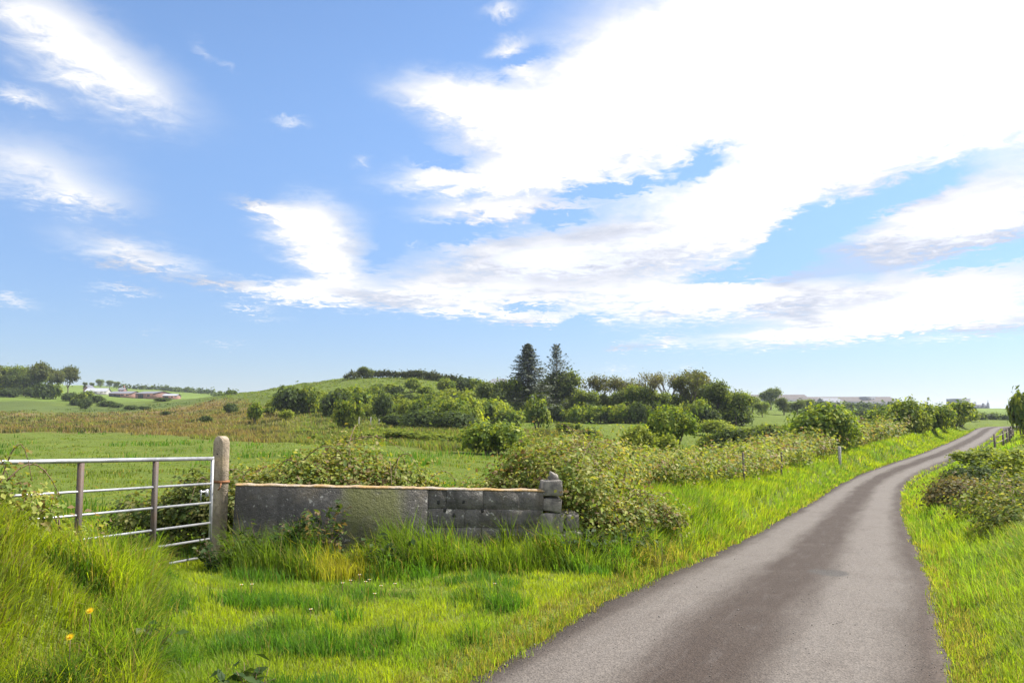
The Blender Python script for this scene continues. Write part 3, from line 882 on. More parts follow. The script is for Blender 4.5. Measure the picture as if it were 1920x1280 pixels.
KIND_WORDS = dict(round='rounded mid-green', wide='broad low green', tall='upright green', pale='pale yellow-green', dark='dark green', ragged='loose ragged')
def bush(kind, u, vb, vt, hw, label, group, name='hawthorn_bush', cat='bush', xy=None, rz=None, thin=1.0):
    """u, base and top row and half width in the photograph; stands where that ray meets the ground"""
    if xy is None:
        x, y, z = pix_ground(u, vb)
    else:
        x, y = xy; z = gz(x, y)
    d = math.hypot(x, y)
    H_ = max(.4, (vb - vt) / F_PX * y); W_ = hw / F_PX * y
    r = empty(name, (x, y, z - .03 * H_), RNG.uniform(0, 6.28) if rz is None else rz)
    r.scale = (W_ * 1.22, W_ * RNG.uniform(1.0, 1.2) * thin, H_ * 1.10)
    if label.startswith('*'): label = KIND_WORDS[kind] + label[1:]
    tag(r, label, cat, group)
    cr, tr = BUSH[kind + ('_fine' if hw >= 38 or y < 40 else '')]
    obj('crown', cr, r); obj('trunk', tr, r)
    return r

# ------------------------------------------------------------------ trees
def tree_skeleton(h, spread, levels=4, trunk=.35, lean=(0, 0), up=.35, kids=3, r0=None):
    mb = MB(); tips = []
    r0 = r0 or h * .022
    def grow(p, d, L, r, lev):
        p = np.array(p); d = unit(np.array(d))
        mid = p + d * L * .5 + RNG.normal(0, L * .05, 3)
        e = p + d * L + RNG.normal(0, L * .05, 3)
        mb.tube([p, mid, e], [r, r * .82, r * .62], 6 if lev < 2 else 4, cap=False)
        if lev >= 1: tips.append((mid, lev)); 
        tips.append((e, lev))
        if lev >= levels: return
        for k in range(kids if lev else kids + 1):
            a = RNG.uniform(0, 6.28)
            sp = spread * RNG.uniform(.55, 1.1)
            q = unit(d + sp * np.array([math.cos(a), math.sin(a), RNG.uniform(-.25, .5)]) + np.array([lean[0], lean[1], up]) * .5)
            grow(e - d * L * RNG.uniform(0, .25), q, L * RNG.uniform(.62, .82), r * .58, lev + 1)
    grow((0, 0, -.2), (0, 0, 1), h * trunk, r0, 0)
    return mb, [t for t in tips if t[1] >= 2]

def tree_proto(name, h, spread, pal, leaf, per, cl_r, levels=4, trunk=.30, lean=(0, 0), up=.35, kids=3, skirt=None):
    mb, tips = tree_skeleton(h, spread, levels, trunk, lean, up, kids)
    P = np.array([t[0] for t in tips])
    top = P[:, 2].max(); k = h * .96 / top
    idx = np.repeat(np.arange(len(P)), per)
    off = RNG.normal(size=(len(idx), 3)) * cl_r
    C = P[idx] * [k, k, k] + off
    N_ = unit(off) * .5 + np.array([0, 0, .6]) + RNG.normal(size=(len(idx), 3)) * .5
    ct = pick(pal, len(P), .2)[idx] * RNG.uniform(.75, 1.25, (len(idx), 1))
    s = leaf * RNG.uniform(.6, 1.3, len(idx))
    if skirt:
        C2, N2, ct2, s2 = lump_cloud(skirt, 190, 9, cl_r * 1.1, leaf, pal)
        C = np.concatenate([C, C2]); N_ = np.concatenate([N_, N2]); ct = np.concatenate([ct, ct2]); s = np.concatenate([s, s2])
    V, F_, c = leaves(C, N_, s, ct)
    tv, tf = mb.get()
    return mesh(name + '_crown', V, F_, M_LEAF, col=c), mesh(name + '_trunk', tv * k, tf, M_BARK)

TREE = {
    'dense': tree_proto('dense', 8, 1.0, OAK, .30, 22, .50, 4, .20, skirt=[(0, 0, 2.4, 3.0, 3.0, 2.5), (1.5, 0, 4.2, 2.2, 2.2, 2.2), (-1.4, .6, 4.4, 2.2, 2.2, 2.0)]),
    'dense2': tree_proto('dense2', 8, .95, OAK + HAW, .30, 22, .50, 4, .22, skirt=[(0, 0, 2.4, 3.2, 3.0, 2.2), (.5, 1, 4.6, 2.4, 2.4, 2.4)]),
    'open': tree_proto('open', 9, .85, [(.14, .15, .07), (.11, .125, .05), (.16, .15, .09)], .26, 6, .42, 4, .26),
    'bare': tree_proto('bare', 10, .75, [(.17, .165, .085), (.15, .15, .07)], .22, 3, .35, 4, .26),
    'wind': tree_proto('wind', 9, .95, [(.10, .12, .045), (.085, .105, .04), (.13, .14, .06)], .36, 8, .42, 4, .34, lean=(.55, 0), up=.5),
    'ivy': tree_proto('ivy', 9, .80, [(.13, .14, .06), (.10, .12, .04)], .26, 6, .40, 4, .30, skirt=[(0, 0, 2.6, .9, .9, 2.6), (.2, 0, 4.6, .7, .7, 1.6)]),
}

def tree(kind, u, vb, vt, label, group, wide=1.0, name='broadleaf_tree', rz=None):
    x, y, z = pix_ground(u, vb)
    H_ = (vb - vt) / F_PX * y * 1.08
    k = H_ / {'dense': 8, 'dense2': 8, 'open': 9, 'bare': 10, 'wind': 9, 'ivy': 9}[kind]
    r = empty(name, (x, y, z - .1), RNG.uniform(0, 6.28) if rz is None else rz)
    if label.startswith('*'): label = {'dense': 'round-headed dense', 'dense2': 'low-branched dense', 'wind': 'windswept open', 'open': 'thin-leaved pale', 'bare': 'nearly bare pale', 'ivy': 'ivy-clad'}[kind] + label[1:]
    r.scale = (k * wide, k * wide, k)
    tag(r, label, 'tree', group)
    cr, tr = TREE[kind]
    obj('crown', cr, r); obj('trunk', tr, r)
    return r

def conifer(u, vb, vt, hw, label, dense, rise):
    x, y, z = pix_ground(u, vb)
    H_ = (vb - vt) / F_PX * y; W_ = hw / F_PX * y
    r = empty('spruce_tree', (x, y, z - .1), 0)
    tag(r, label, 'conifer')
    tb = MB(); tb.tube([(0, 0, 0), (.05, 0, H_ * .5), (0, 0, H_)], [.22, .13, .02], 7)
    nb = int(46 * dense) * 4
    Cs, Ns, ts, ss = [], [], [], []
    for k in range(nb):
        t = .10 + .89 * (k / nb) ** .9
        zb = H_ * t
        L = W_ * (1 - t) ** .75 * RNG.uniform(.55 if dense > 1 else .32, 1.12) + .18
        a = k * 2.399 + RNG.uniform(-.3, .3)
        dx, dy = math.cos(a), math.sin(a)
        s = np.linspace(0, 1, 8)
        droop = rise * L * s ** 1.6 - .10 * L * np.sin(s * 3.1)
        P = np.stack([dx * L * s, dy * L * s, zb + droop], 1)
        tb.tube(P[::2], np.linspace(.035, .006, 4), 4, cap=False)
        m = int(20 + 36 * L / W_ * dense)
        q = RNG.uniform(.12, 1.03, m)
        sp = (.10 + .22 * (1 - q)) * min(1, L / 1.0)
        side = RNG.normal(0, 1, m) * sp * 1.2
        C = np.stack([np.interp(q, s, P[:, 0]) - dy * side, np.interp(q, s, P[:, 1]) + dx * side, np.interp(q, s, P[:, 2]) + RNG.normal(0, .07, m) - .08], 1)
        Cs.append(C); Ns.append(np.stack([RNG.normal(0, .35, m) + dx * .2, RNG.normal(0, .35, m) + dy * .2, np.ones(m)], 1))
        ss.append(RNG.uniform(.13, .24, m))
        ts.append(pick([(.060, .080, .045), (.075, .095, .050), (.050, .068, .042), (.10, .115, .055)], m, .25))
    V, F_, c = leaves(np.concatenate(Cs), np.concatenate(Ns), np.concatenate(ss), np.concatenate(ts), elong=2.2, fold=.05)
    obj('crown', mesh('spruce_crown', V, F_, M_NEEDLE, col=c), r)
    obj('trunk', tb.mesh('spruce_trunk', M_BARK), r)

# ------------------------------------------------------------------ brambles (near, unique meshes)
BR = [(.205, .250, .045), (.155, .210, .038), (.28, .30, .065), (.105, .16, .034), (.27, .235, .085), (.35, .36, .13), (.21, .15, .075), (.18, .235, .042), (.24, .29, .05), (.13, .19, .04)]
BRD = [(.085, .125, .030), (.12, .16, .038), (.17, .19, .05), (.065, .10, .026), (.21, .21, .075)]

def bramble(path, hts, rad, n_leaf, label, pal=BR, leaf=.040, arch=10, group=None, cat='bramble', name='bramble_thicket', seed_off=0):
    """a thicket along a ground path (x, y), with a height at every path point"""
    global RNG
    RNG = np.random.default_rng(sum(ord(ch) * (k_ + 1) for k_, ch in enumerate(label)))
    path = np.array(path, float); hts = np.array(hts, float)
    x0, y0 = path.mean(0); z0 = gz(x0, y0)
    r = empty(name, (x0, y0, z0), 0)
    tag(r, label, cat, group)
    L = max(1e-3, np.linalg.norm(np.diff(path, axis=0), axis=1).sum())
    nl = max(4, int(L / (rad * .55)))
    lum = []
    tt = np.concatenate([[0], np.cumsum(np.linalg.norm(np.diff(path, axis=0), axis=1))]); tt /= tt[-1]
    for row in range(2):
        for k in range(nl):
            t = np.clip((k + RNG.uniform(0, 1)) / nl, 0, 1)
            cx = np.interp(t, tt, path[:, 0]) + RNG.normal(0, rad * .38); cy = np.interp(t, tt, path[:, 1]) + RNG.normal(0, rad * .38)
            hh = np.interp(t, tt, hts) * RNG.uniform(.74, 1.02)
            rr = rad * RNG.uniform(.55, .95)
            lum.append((cx - x0, cy - y0, gz(cx, cy) - z0 + hh * .45, rr, rr, hh * .52))
    n_cl = int(n_leaf * 1.7) // 11
    C, N_, ct, s = lump_cloud(lum, n_cl, 11, leaf * 2.4, leaf, pal, up=.5, floor=-9, inner=.60)
    g_ = ground(C[:, 0] + x0, C[:, 1] + y0) - z0
    ok = C[:, 2] > g_ - .02
    C, N_, ct, s = C[ok], N_[ok], ct[ok], s[ok]
    mb = MB()
    extraC, extraN = [], []
    for k in range(arch):
        b = lum[RNG.integers(len(lum))]
        a = RNG.uniform(0, 6.28); Ls = RNG.uniform(.4, 1.0) * rad * 1.6
        tq = np.linspace(0, 1, 8)
        top = b[2] + b[5] * RNG.uniform(.6, 1.0)
        rise = RNG.uniform(.05, .35)
        P = np.stack([b[0] + math.cos(a) * Ls * tq, b[1] + math.sin(a) * Ls * tq, top + rise * np.sin(tq * 2.4) * 1.1 - tq ** 2 * .25], 1)
        mb.tube(P, np.linspace(.007, .003, 8), 4, cap=False)
        m = RNG.integers(14, 30)
        q = RNG.uniform(.1, 1, m)
        extraC.append(np.stack([np.interp(q, tq, P[:, i_]) for i_ in range(3)], 1) + RNG.normal(0, leaf * .5, (m, 3)))
    for k in range(max(8, nl * 2)):
        b = lum[RNG.integers(len(lum))]
        p0 = np.array([b[0] + RNG.normal(0, rad * .2), b[1] + RNG.normal(0, rad * .2), 0.]); p0[2] = gz(p0[0] + x0, p0[1] + y0) - z0 - .03
        p2 = np.array([b[0] + RNG.normal(0, rad * .4), b[1] + RNG.normal(0, rad * .4), b[2] + b[5] * RNG.uniform(.2, .9)])
        mb.tube([p0, (p0 + p2) / 2 + RNG.normal(0, .08, 3), p2], [.009, .007, .004], 4, cap=False)
    if extraC:
        eC = np.concatenate(extraC); m = len(eC)
        C = np.concatenate([C, eC]); N_ = np.concatenate([N_, RNG.normal(size=(m, 3)) * .7 + [0, 0, .6]])
        ct = np.concatenate([ct, pick(pal, m, .2)]); s = np.concatenate([s, leaf * RNG.uniform(.6, 1.1, m)])
    V, F_, c = leaves(C, N_, s, ct, elong=1.35)
    obj('foliage', mesh('bramble_foliage', V, F_, M_BRAM, col=c), r)
    obj('stems', mb.mesh('bramble_stems', M_STEM), r)['kind'] = 'stuff'
    return r

# ------------------------------------------------------------------ more materials
def concrete_mat(name, base, stain=None, lichen=True):
    m, t = new_mat(name)
    pos = t.n('ShaderNodeNewGeometry').outputs['Position']
    n1 = t.noise(pos, 3.2, 6, .65); n2 = t.noise(pos, 17, 5, .65); n3 = t.noise(pos, 60, 3, .6)
    c = t.mix(t.smooth(n1, .36, .64), tuple(x * .55 for x in base), base)
    c = t.mix(t.math('MULTIPLY', t.smooth(n2, .52, .66), .6), c, tuple(x * .42 for x in base))
    if lichen:
        c = t.mix(t.math('MULTIPLY', t.smooth(n2, .40, .33), .75), c, (.46, .45, .42))
        c = t.mix(t.math('MULTIPLY', t.smooth(n3, .64, .72), .5), c, (.42, .41, .38))
    c = t.mix(t.math('MULTIPLY', t.smooth(t.noise(pos, 1.7, 5, .7), .50, .68), .55), c, (base[0] * 1.25, base[1] * 1.12, base[2] * .88))
    dr = t.n('ShaderNodeVectorMath', {0: pos, 1: (9.0, 9.0, .9)}, operation='MULTIPLY').outputs[0]
    c = t.mix(t.math('MULTIPLY', t.smooth(t.noise(dr, 1.0, 4, .6), .52, .70), .5), c, tuple(x * .38 for x in base))
    if stain:
        s = t.n('ShaderNodeSeparateXYZ', {0: pos})
        wx = t.math('ADD', s.outputs[0], t.math('MULTIPLY', t.math('SUBTRACT', n1, .5), .35))
        k = t.math('MULTIPLY', t.smooth(wx, stain[0] - .12, stain[0] + .18), t.smooth(wx, stain[1] + .10, stain[1] - .10))
        c = t.mix(t.math('MULTIPLY', t.math('MULTIPLY', k, t.smooth(n1, .25, .6)), .85), c, t.mix(n2, (.10, .11, .035), (.16, .165, .06)))
    h = t.math('ADD', n2, t.math('MULTIPLY', n3, .6))
    b = t.n('ShaderNodeBump', {'Strength': 1.0, 'Distance': .022, 'Height': h})
    p = t.n('ShaderNodeBsdfPrincipled', {'Base Color': c, 'Roughness': .93, 'Normal': b.outputs[0], 'Specular IOR Level': .25})
    out(t, p.outputs[0]); return m

M_BLOCK = concrete_mat('weathered_block', (.158, .149, .140))
M_RENDER = concrete_mat('algae_stained_render', (.150, .142, .134), stain=(-2.0, -1.28))
M_MORTAR = concrete_mat('mortar', (.145, .137, .13))
M_POST = concrete_mat('gate_post_concrete', (.44, .36, .27), lichen=False)
M_COPE = plain_mat('lichen_coping', (.34, .30, .25), .95, 4, .4, .8, col2=(.36, .23, .09))
M_GALV = plain_mat('galvanised_steel', (.46, .465, .48), .5, 7, .3, .15, metal=.7)
M_SHADE_STEEL = plain_mat('shade_toned_steel', (.085, .072, .066), .7, 9, .4, .2, metal=.0, col2=(.11, .07, .05))  # brownish steel; the uprights' shaded near side is put into this dark colour
M_RUST = plain_mat('rust', (.32, .14, .06), .85, 20, .4, .3)
M_WOOD = plain_mat('grey_fence_wood', (.20, .165, .13), .9, 10, .5, .4)
M_PALEPOST = plain_mat('pale_fence_concrete', (.46, .44, .40), .9, 10, .35, .3)
M_SLATE = plain_mat('slate_roof', (.17, .175, .20), .7, 2, .2, .2)
M_TIN = plain_mat('grey_sheet_roof', (.36, .37, .40), .5, 1.2, .2, .1)
M_TINB = plain_mat('brown_sheet_roof', (.10, .08, .07), .9, .6, .25, .1)
M_WALLB = plain_mat('red_barn_wall', (.33, .18, .14), .9, .8, .3, .1)
M_WALLW = plain_mat('white_farm_wall', (.42, .41, .39), .9, .8, .15, .1)
M_WALLG = plain_mat('grey_works_wall', (.17, .17, .19), .85, .3, .2, .1)
M_DARKIN = plain_mat('dark_opening', (.03, .03, .03), .9, 1, .2, 0)
M_GLASS = plain_mat('window_glass', (.05, .06, .07), .15, 1, .1, 0)
M_PETALY = leaf_mat('yellow_petal', .5, .5, .1, (1.2, 1.1, .6))
M_PETALW = leaf_mat('white_petal', .3, .5, .1, (1.0, 1.0, 1.0))

def chamfer_box(h, c, jit=0.0):
    """box with cut edges: 24 corners, 44 triangles"""
    h = np.array(h, float)
    V, idx = [], {}
    for sx in (-1, 1):
        for sy in (-1, 1):
            for sz in (-1, 1):
                s = np.array([sx, sy, sz], float)
                j = RNG.normal(0, jit, 3) if jit else 0
                for ax in range(3):
                    q = s * h - s * c; q[ax] = s[ax] * h[ax]
                    idx[(sx, sy, sz, ax)] = len(V); V.append(q + j)
    Qd, Tr = [], []
    def quad(a): Qd.append(a)
    for ax in range(3):
        o = [k for k in range(3) if k != ax]
        for s in (-1, 1):
            L = []
            for p, q in ((-1, -1), (1, -1), (1, 1), (-1, 1)):
                t = [0, 0, 0]; t[ax] = s; t[o[0]] = p; t[o[1]] = q
                L.append(idx[(*t, ax)])
            quad(L)
        for p in (-1, 1):
            for q in (-1, 1):
                t0 = [0, 0, 0]; t0[o[0]] = p; t0[o[1]] = q
                ta, tb = list(t0), list(t0); ta[ax] = -1; tb[ax] = 1
                quad([idx[(*ta, o[0])], idx[(*tb, o[0])], idx[(*tb, o[1])], idx[(*ta, o[1])]])
    for sx in (-1, 1):
        for sy in (-1, 1):
            for sz in (-1, 1):
                Tr.append([idx[(sx, sy, sz, k)] for k in range(3)])
    V = np.array(V)
    def orient(Fs):
        for n_, f in enumerate(Fs):
            a, b, d = V[f[0]], V[f[1]], V[f[2]]
            if np.dot(np.cross(b - a, d - a), V[f].mean(0)) < 0: Fs[n_] = f[::-1]
    orient(Qd); orient(Tr)
    return V, [np.array(Qd), np.array(Tr)]

# ------------------------------------------------------------------ roadside wall of blocks
wl = WALL_B - WALL_A; WL = float(np.linalg.norm(wl))
WTOP_A, WTOP_B = .870, .735
wall = empty('block_wall', (WALL_A[0], WALL_A[1], 0))
wall.rotation_euler = (0, math.atan2(WTOP_A - WTOP_B, WL), math.atan2(wl[1], wl[0]))
tag(wall, 'low weathered grey concrete block wall with lichen on top', 'wall')
X_R = 2.18                         # left of this the face is rendered, right of it the blocks show
TOP = WTOP_A - .035
mb = MB(); Vb, Fb = chamfer_box(((X_R + .01) / 2, .100, (TOP + .25) / 2), .008)
o = obj('render_coat', mesh('render_coat', Vb, Fb, M_RENDER), wall, ((X_R - .01) / 2, 0, (TOP - .25) / 2))
o['label'] = 'smooth rendered stretch of the wall with a green algae stain'
Vb, Fb = chamfer_box(((WL - X_R) / 2, .084, (TOP + .25) / 2), .004)
obj('mortar', mesh('mortar', Vb, Fb, M_MORTAR), wall, ((WL + X_R) / 2, 0, (TOP - .25) / 2 - .004))
blk = {}
for key, hl in (('full', .216), ('half', .103), ('third', .150)):
    Vb, Fb = chamfer_box((hl, .098, .1065), .005, .0022); blk[key] = (hl, mesh('block', Vb, Fb, M_BLOCK))
for cz in range(4):
    zc = TOP - .1085 - cz * .219
    x = X_R + .006
    seq = ['half', 'full', 'full', 'full'] if cz % 2 == 0 else ['full', 'full', 'full', 'third']
    for key in seq:
        hl, me = blk[key]
        if x + 2 * hl > WL + .02:
            key = 'third' if WL - x > .30 else 'half'; hl, me = blk[key]
            if x + 2 * hl > WL + .03: break
        b = obj('block', me, wall, (x + hl, RNG.normal(0, .004), zc))
        b.rotation_euler = (RNG.normal(0, .008), RNG.normal(0, .006), RNG.normal(0, .008))
        x += 2 * hl + .007
# coping: an uneven skim of mortar along the top, overgrown with orange lichen
ns = 140; xs = np.linspace(-.02, WL + .01, ns)
th = .016 + (fbm(xs * 9, xs * 0, 201) - .5) * .022
yo = .103 + (fbm(xs * 9, xs * 0 + 9, 203) - .5) * .022
prof = np.stack([np.stack([xs, -yo, np.full(ns, TOP + .001)], 1), np.stack([xs, -yo * .93, TOP + th], 1), np.stack([xs, yo * .0, TOP + th + .008], 1), np.stack([xs, yo * .93, TOP + th], 1), np.stack([xs, yo, np.full(ns, TOP + .001)], 1)], 1)
i = np.arange(ns - 1)[:, None] * 5; j = np.arange(5)[None]; j2 = (j + 1) % 5
Q = np.stack([i + j, i + 5 + j, i + 5 + j2, i + j2], 2).reshape(-1, 4)
obj('coping', mesh('coping', prof.reshape(-1, 3), [Q, np.array([[0, 1, 2, 3, 4], [ns * 5 - 1, ns * 5 - 2, ns * 5 - 3, ns * 5 - 4, ns * 5 - 5]])], M_COPE), wall)
for (hx, hz) in ((2.38, .60), (2.49, .545), (2.83, .60), (2.60, .70), (2.30, .69)):
    Vb, Fb = chamfer_box((.018, .012, .024), .006, .003)
    obj('weep_hole', mesh('weep_hole', Vb, Fb, M_DARKIN), wall, (hx, -.093, hz))

# ------------------------------------------------------------------ stone pier at the end of the wall
pier = empty('stone_pier', (.47, 10.03, gz(.47, 10.03)), math.atan2(wl[1], wl[0]))
tag(pier, 'stacked rough grey stone pier at the end of the block wall', 'pier')
pz = gz(.47, 10.03)
for (sx, sy, sz, hx, hy, hz, rot) in [(0, 0, .075, .150, .15, .120, .05), (.0, 0, .315, .135, .14, .112, -.06), (-.005, 0, .540, .130, .135, .100, .04), (.0, 0, .745, .122, .125, .098, -.03),
                                      (.055, .02, .868, .070, .06, .050, .55), (.265, .05, .10, .12, .13, .12, .1), (.25, .06, .335, .10, .12, .10, -.15)]:
    Vb, Fb = chamfer_box((hx, hy, hz), min(hx, hz) * .13, .017)
    s = obj('stone', mesh('stone', Vb, Fb, M_ROCK), pier, (sx, sy, sz - pz))
    s.rotation_euler = (RNG.normal(0, .04), rot, RNG.normal(0, .10))

# ------------------------------------------------------------------ gate post
post = empty('gate_post', (-3.30, 9.20, -.25), R(-30))
tag(post, 'round-topped concrete gate post between the gate and the wall', 'post')
pw, pt, ph = .080, .055, 1.645
arc = [(-pw, 0), (pw, 0), (pw, ph - pw)] + [(pw * math.cos(t), ph - pw + pw * math.sin(t)) for t in np.linspace(.2, math.pi - .2, 11)] + [(-pw, ph - pw)]
arc = np.array(arc); k = len(arc); ch = .010
cen = np.array([0, ph / 2])
inner = cen + (arc - cen) * np.array([1 - ch / pw, 1 - ch / (ph / 2)])
V = np.concatenate([np.stack([inner[:, 0], np.full(k, -pt), inner[:, 1]], 1), np.stack([arc[:, 0], np.full(k, -pt + ch), arc[:, 1]], 1), np.stack([arc[:, 0], np.full(k, pt - ch), arc[:, 1]], 1), np.stack([inner[:, 0], np.full(k, pt), inner[:, 1]], 1)])
Qd = []
for r_ in range(3):
    for q in range(k):
        Qd.append((r_ * k + q, r_ * k + (q + 1) % k, (r_ + 1) * k + (q + 1) % k, (r_ + 1) * k + q))
me = mesh('post_body', V, [np.array(Qd), np.array([list(range(k))[::-1], list(range(3 * k, 4 * k))])], M_POST)
obj('post_body', me, post)
b_ = MB(); b_.tube([(0, -pt - .002, ph - .20), (0, -pt + .012, ph - .20)], .011, 8); obj('bolt_hole', b_.mesh('bolt_hole', M_DARKIN), post)
b_ = MB()
for (cx_, cy_, hx_, hy_) in ((0, -pt - .004, pw + .006, .003), (0, pt + .004, pw + .006, .003), (-pw - .004, 0, .003, pt + .002), (pw + .004, 0, .003, pt + .002)): b_.box((cx_, cy_, 1.135), (hx_, hy_, .014))
b_.tube([(pw + .006, -pt - .01, 1.12), (pw + .03, -pt - .035, 1.085), (pw + .01, -pt - .05, 1.05)], .008, 6)
obj('rusty_strap', b_.mesh('rusty_strap', M_RUST), post)

# ------------------------------------------------------------------ gate
G0 = np.array([-3.345, 9.06]); gd = unit(np.array([-.326, -1.0])); SL = .0407
gate = empty('farm_gate', (G0[0], G0[1], 0), math.atan2(gd[1], gd[0]))
tag(gate, 'galvanised tubular farm gate hung beside the concrete post', 'gate')
GLEN = 3.62
def gp(t, z): return (t, 0, z + SL * t)
b_ = MB(); b_.tube([gp(0, 1.150), gp(GLEN / 2, 1.150), gp(GLEN, 1.150)], .0205, 12); obj('top_rail', b_.mesh('top_rail', M_GALV, smooth=True), gate)
for z in (.874, .665, .444, .270, .085):
    b_ = MB(); b_.tube([gp(.01, z), gp(GLEN / 2, z), gp(GLEN, z)], .0125, 10); obj('rail', b_.mesh('rail', M_GALV, smooth=True), gate)
for t in (.87, 1.80, 2.72):
    b_ = MB(); b_.box((t, 0, (1.13 + .075) / 2 + SL * t), (.022, .0195, (1.13 - .075) / 2)); obj('upright', b_.mesh('upright', M_SHADE_STEEL), gate)
for t in (.0, GLEN):
    b_ = MB(); b_.tube([gp(t, .07), gp(t, .6), gp(t, 1.17)], .0175, 10); obj('end_stile', b_.mesh('end_stile', M_GALV, smooth=True), gate)
b_ = MB(); b_.box((.05, -.02, .775), (.02, .01, .04)); b_.tube([(.15, -.02, .815), (.15, -.02, .70)], .009, 6); b_.box((.10, -.016, .79), (.06, .004, .012))
la = obj('latch', b_.mesh('latch', M_GALV), gate)
b_ = MB(); b_.tube([(.16, -.034, .80), (.04, -.036, .80), (-.05, -.038, .805)], .008, 8); obj('bolt', b_.mesh('bolt', M_SHADE_STEEL), la)
# ------------------------------------------------------------------ fences
def fence_post(u, d, h, wd, mat, label, group, name='fence_post', lean=0.0, xy=None):
    x, y = xy if xy else ((u - CXP) / F_PX * d, d)
    r = obj(name, None); r.location = (0, 0, 0)
    Vb, Fb = chamfer_box((wd / 2, wd / 2, (h + .3) / 2), wd * .16, wd * .03)
    bpy.data.objects.remove(r)
    o = obj(name, mesh('fence_post', Vb, Fb, mat), None, (x, y, gz(x, y) + (h - .3) / 2))
    o.rotation_euler = (RNG.normal(0, .03) + lean, RNG.normal(0, .03), RNG.uniform(0, 1.5))
    return tag(o, label, 'post', group)
for (u, d) in ((1390, 25.6), (1460, 32.7)):
    fence_post(u, d, 1.0, .06, M_WOOD, 'weathered wooden fence post among brambles beside the lane', 'wooden posts along the lane')
fence_post(1569, 45, 1.05, .14, M_PALEPOST, 'stout pale concrete fence post below the big hawthorn', None)
for k, u in enumerate(np.linspace(676, 872, 11)):
    x, y, z = pix_ground(u + RNG.uniform(-5, 5), 797 + (u - 676) * .045)
    fence_post(0, 0, 1.0, .12, M_PALEPOST, 'small pale fence post at the foot of the hill scrub', 'fence posts below the hill', xy=(x, y))
fr = empty('roadside_fence'); tag(fr, 'dark wooden post and rail fence on the bank beside the lane crest', 'fence')
pts = []
for s_ in (60, 63.0, 66.0, 69.0, 72.0, 75.0):
    q = s_
    cx = np.interp(q, RS, RC[:, 0]); cy = np.interp(q, RS, RC[:, 1]); tx = np.interp(q, RS, RT[:, 0]); ty = np.interp(q, RS, RT[:, 1])
    pts.append((cx + ty * 3.3, cy - tx * 3.3))
fr.location = (pts[0][0], pts[0][1], gz(*pts[0]))
o3 = np.array(fr.location)
P3 = [np.array([x, y, gz(x, y)]) - o3 for x, y in pts]
for p in P3:
    b_ = MB(); b_.box(p + [0, 0, .35], (.05, .05, .70)); obj('post', b_.mesh('post', M_WOOD), fr)
for a_, c_ in zip(P3[:-1], P3[1:]):
    for hz in (.45, .85):
        b_ = MB(); b_.tube([a_ + [0, 0, hz], c_ + [0, 0, hz]], .028, 4); obj('rail', b_.mesh('rail', M_WOOD), fr)

# ------------------------------------------------------------------ brambles behind and beyond the wall
bramble([(-3.45, 10.35), (-2.95, 10.6), (-2.4, 10.85), (-1.95, 11.0)], [.88, 1.12, 1.40, 1.25], .62, 16000, 'yellow-green bramble thicket rising behind the rendered stretch of wall', arch=16)
bramble([(-1.85, 11.0), (-1.35, 11.1), (-.95, 11.2)], [1.25, 1.10, .75], .48, 7000, 'lower bramble thicket sloping down behind the green-stained wall', arch=6)
bramble([(-4.35, 10.2), (-3.85, 9.95), (-3.5, 9.75)], [.80, .95, 1.0], .45, 8500, 'dark leafy bramble thicket behind the gate', pal=BRD, arch=5)
bramble([(-.30, 11.3), (.35, 11.15), (.95, 10.75)], [.85, 1.25, 1.25], .62, 12000, 'bramble thicket overhanging the stone pier', arch=10)
bramble([(.95, 10.35), (1.35, 10.75), (1.9, 11.6)], [.42, .45, .48], .42, 5000, 'low bramble runners trailing into the grass below the mound', arch=16)
def lane(sv, off):
    return (float(np.interp(sv, RS, RC[:, 0]) + np.interp(sv, RS, RT[:, 1]) * off), float(np.interp(sv, RS, RC[:, 1]) - np.interp(sv, RS, RT[:, 0]) * off))
bramble([(.75, 11.25), lane(14.3, -4.0), lane(16.4, -4.1)], [1.20, 1.15, 1.02], .74, 14000, 'tall bramble mound on the bank right of the stone pier', arch=22)
bramble([lane(16.0, -4.3), lane(18.0, -4.4), lane(20.0, -4.3)], [.98, .92, .90], .85, 10000, 'long bramble thicket on the fence line past the stone pier', arch=10, leaf=.050)
bramble([lane(19.5, -4.3), lane(23, -4.3), lane(27.5, -4.3)], [.90, .86, .88], 1.0, 9000, 'pinkish green bramble hedge around the wooden posts', arch=8, leaf=.066)
bramble([lane(28, -4.4), lane(33, -4.5), lane(38.5, -4.6)], [1.0, .95, 1.0], 1.2, 7500, 'bramble hedge on the bank below the round hawthorns', arch=6, leaf=.09)
bramble([lane(39.5, -4.7), lane(46, -4.9), lane(53, -5.0)], [1.0, 1.05, 1.1], 1.3, 6500, 'far bramble hedge running up beside the lane', arch=5, leaf=.12)
bramble([lane(54, -5.2), lane(64, -5.4), lane(80, -5.6)], [1.3, 1.4, 1.5], 1.5, 5000, 'pale bramble hedge along the rising lane', arch=3, leaf=.16)
# right-hand bank
bramble([(7.35, 12.1), (8.0, 12.6), (8.9, 13.1)], [.40, .55, .62], .60, 12000, 'low glossy bramble patch on the bank right of the lane', pal=BR + BRD, arch=8)
bramble([(9.0, 15.1), (9.9, 15.8), (11.0, 16.4)], [.45, .60, .65], .80, 7000, 'bramble patch behind the glossy one on the right bank', pal=BRD + BR, arch=6, leaf=.05)
bramble([(11.1, 20.8), (11.6, 21.3), (12.1, 21.8)], [.40, .60, .50], .60, 4500, 'brown-tinged bramble clump at the bend of the lane', pal=[(.20, .155, .075), (.16, .15, .055), (.12, .13, .04)], arch=6, leaf=.06)
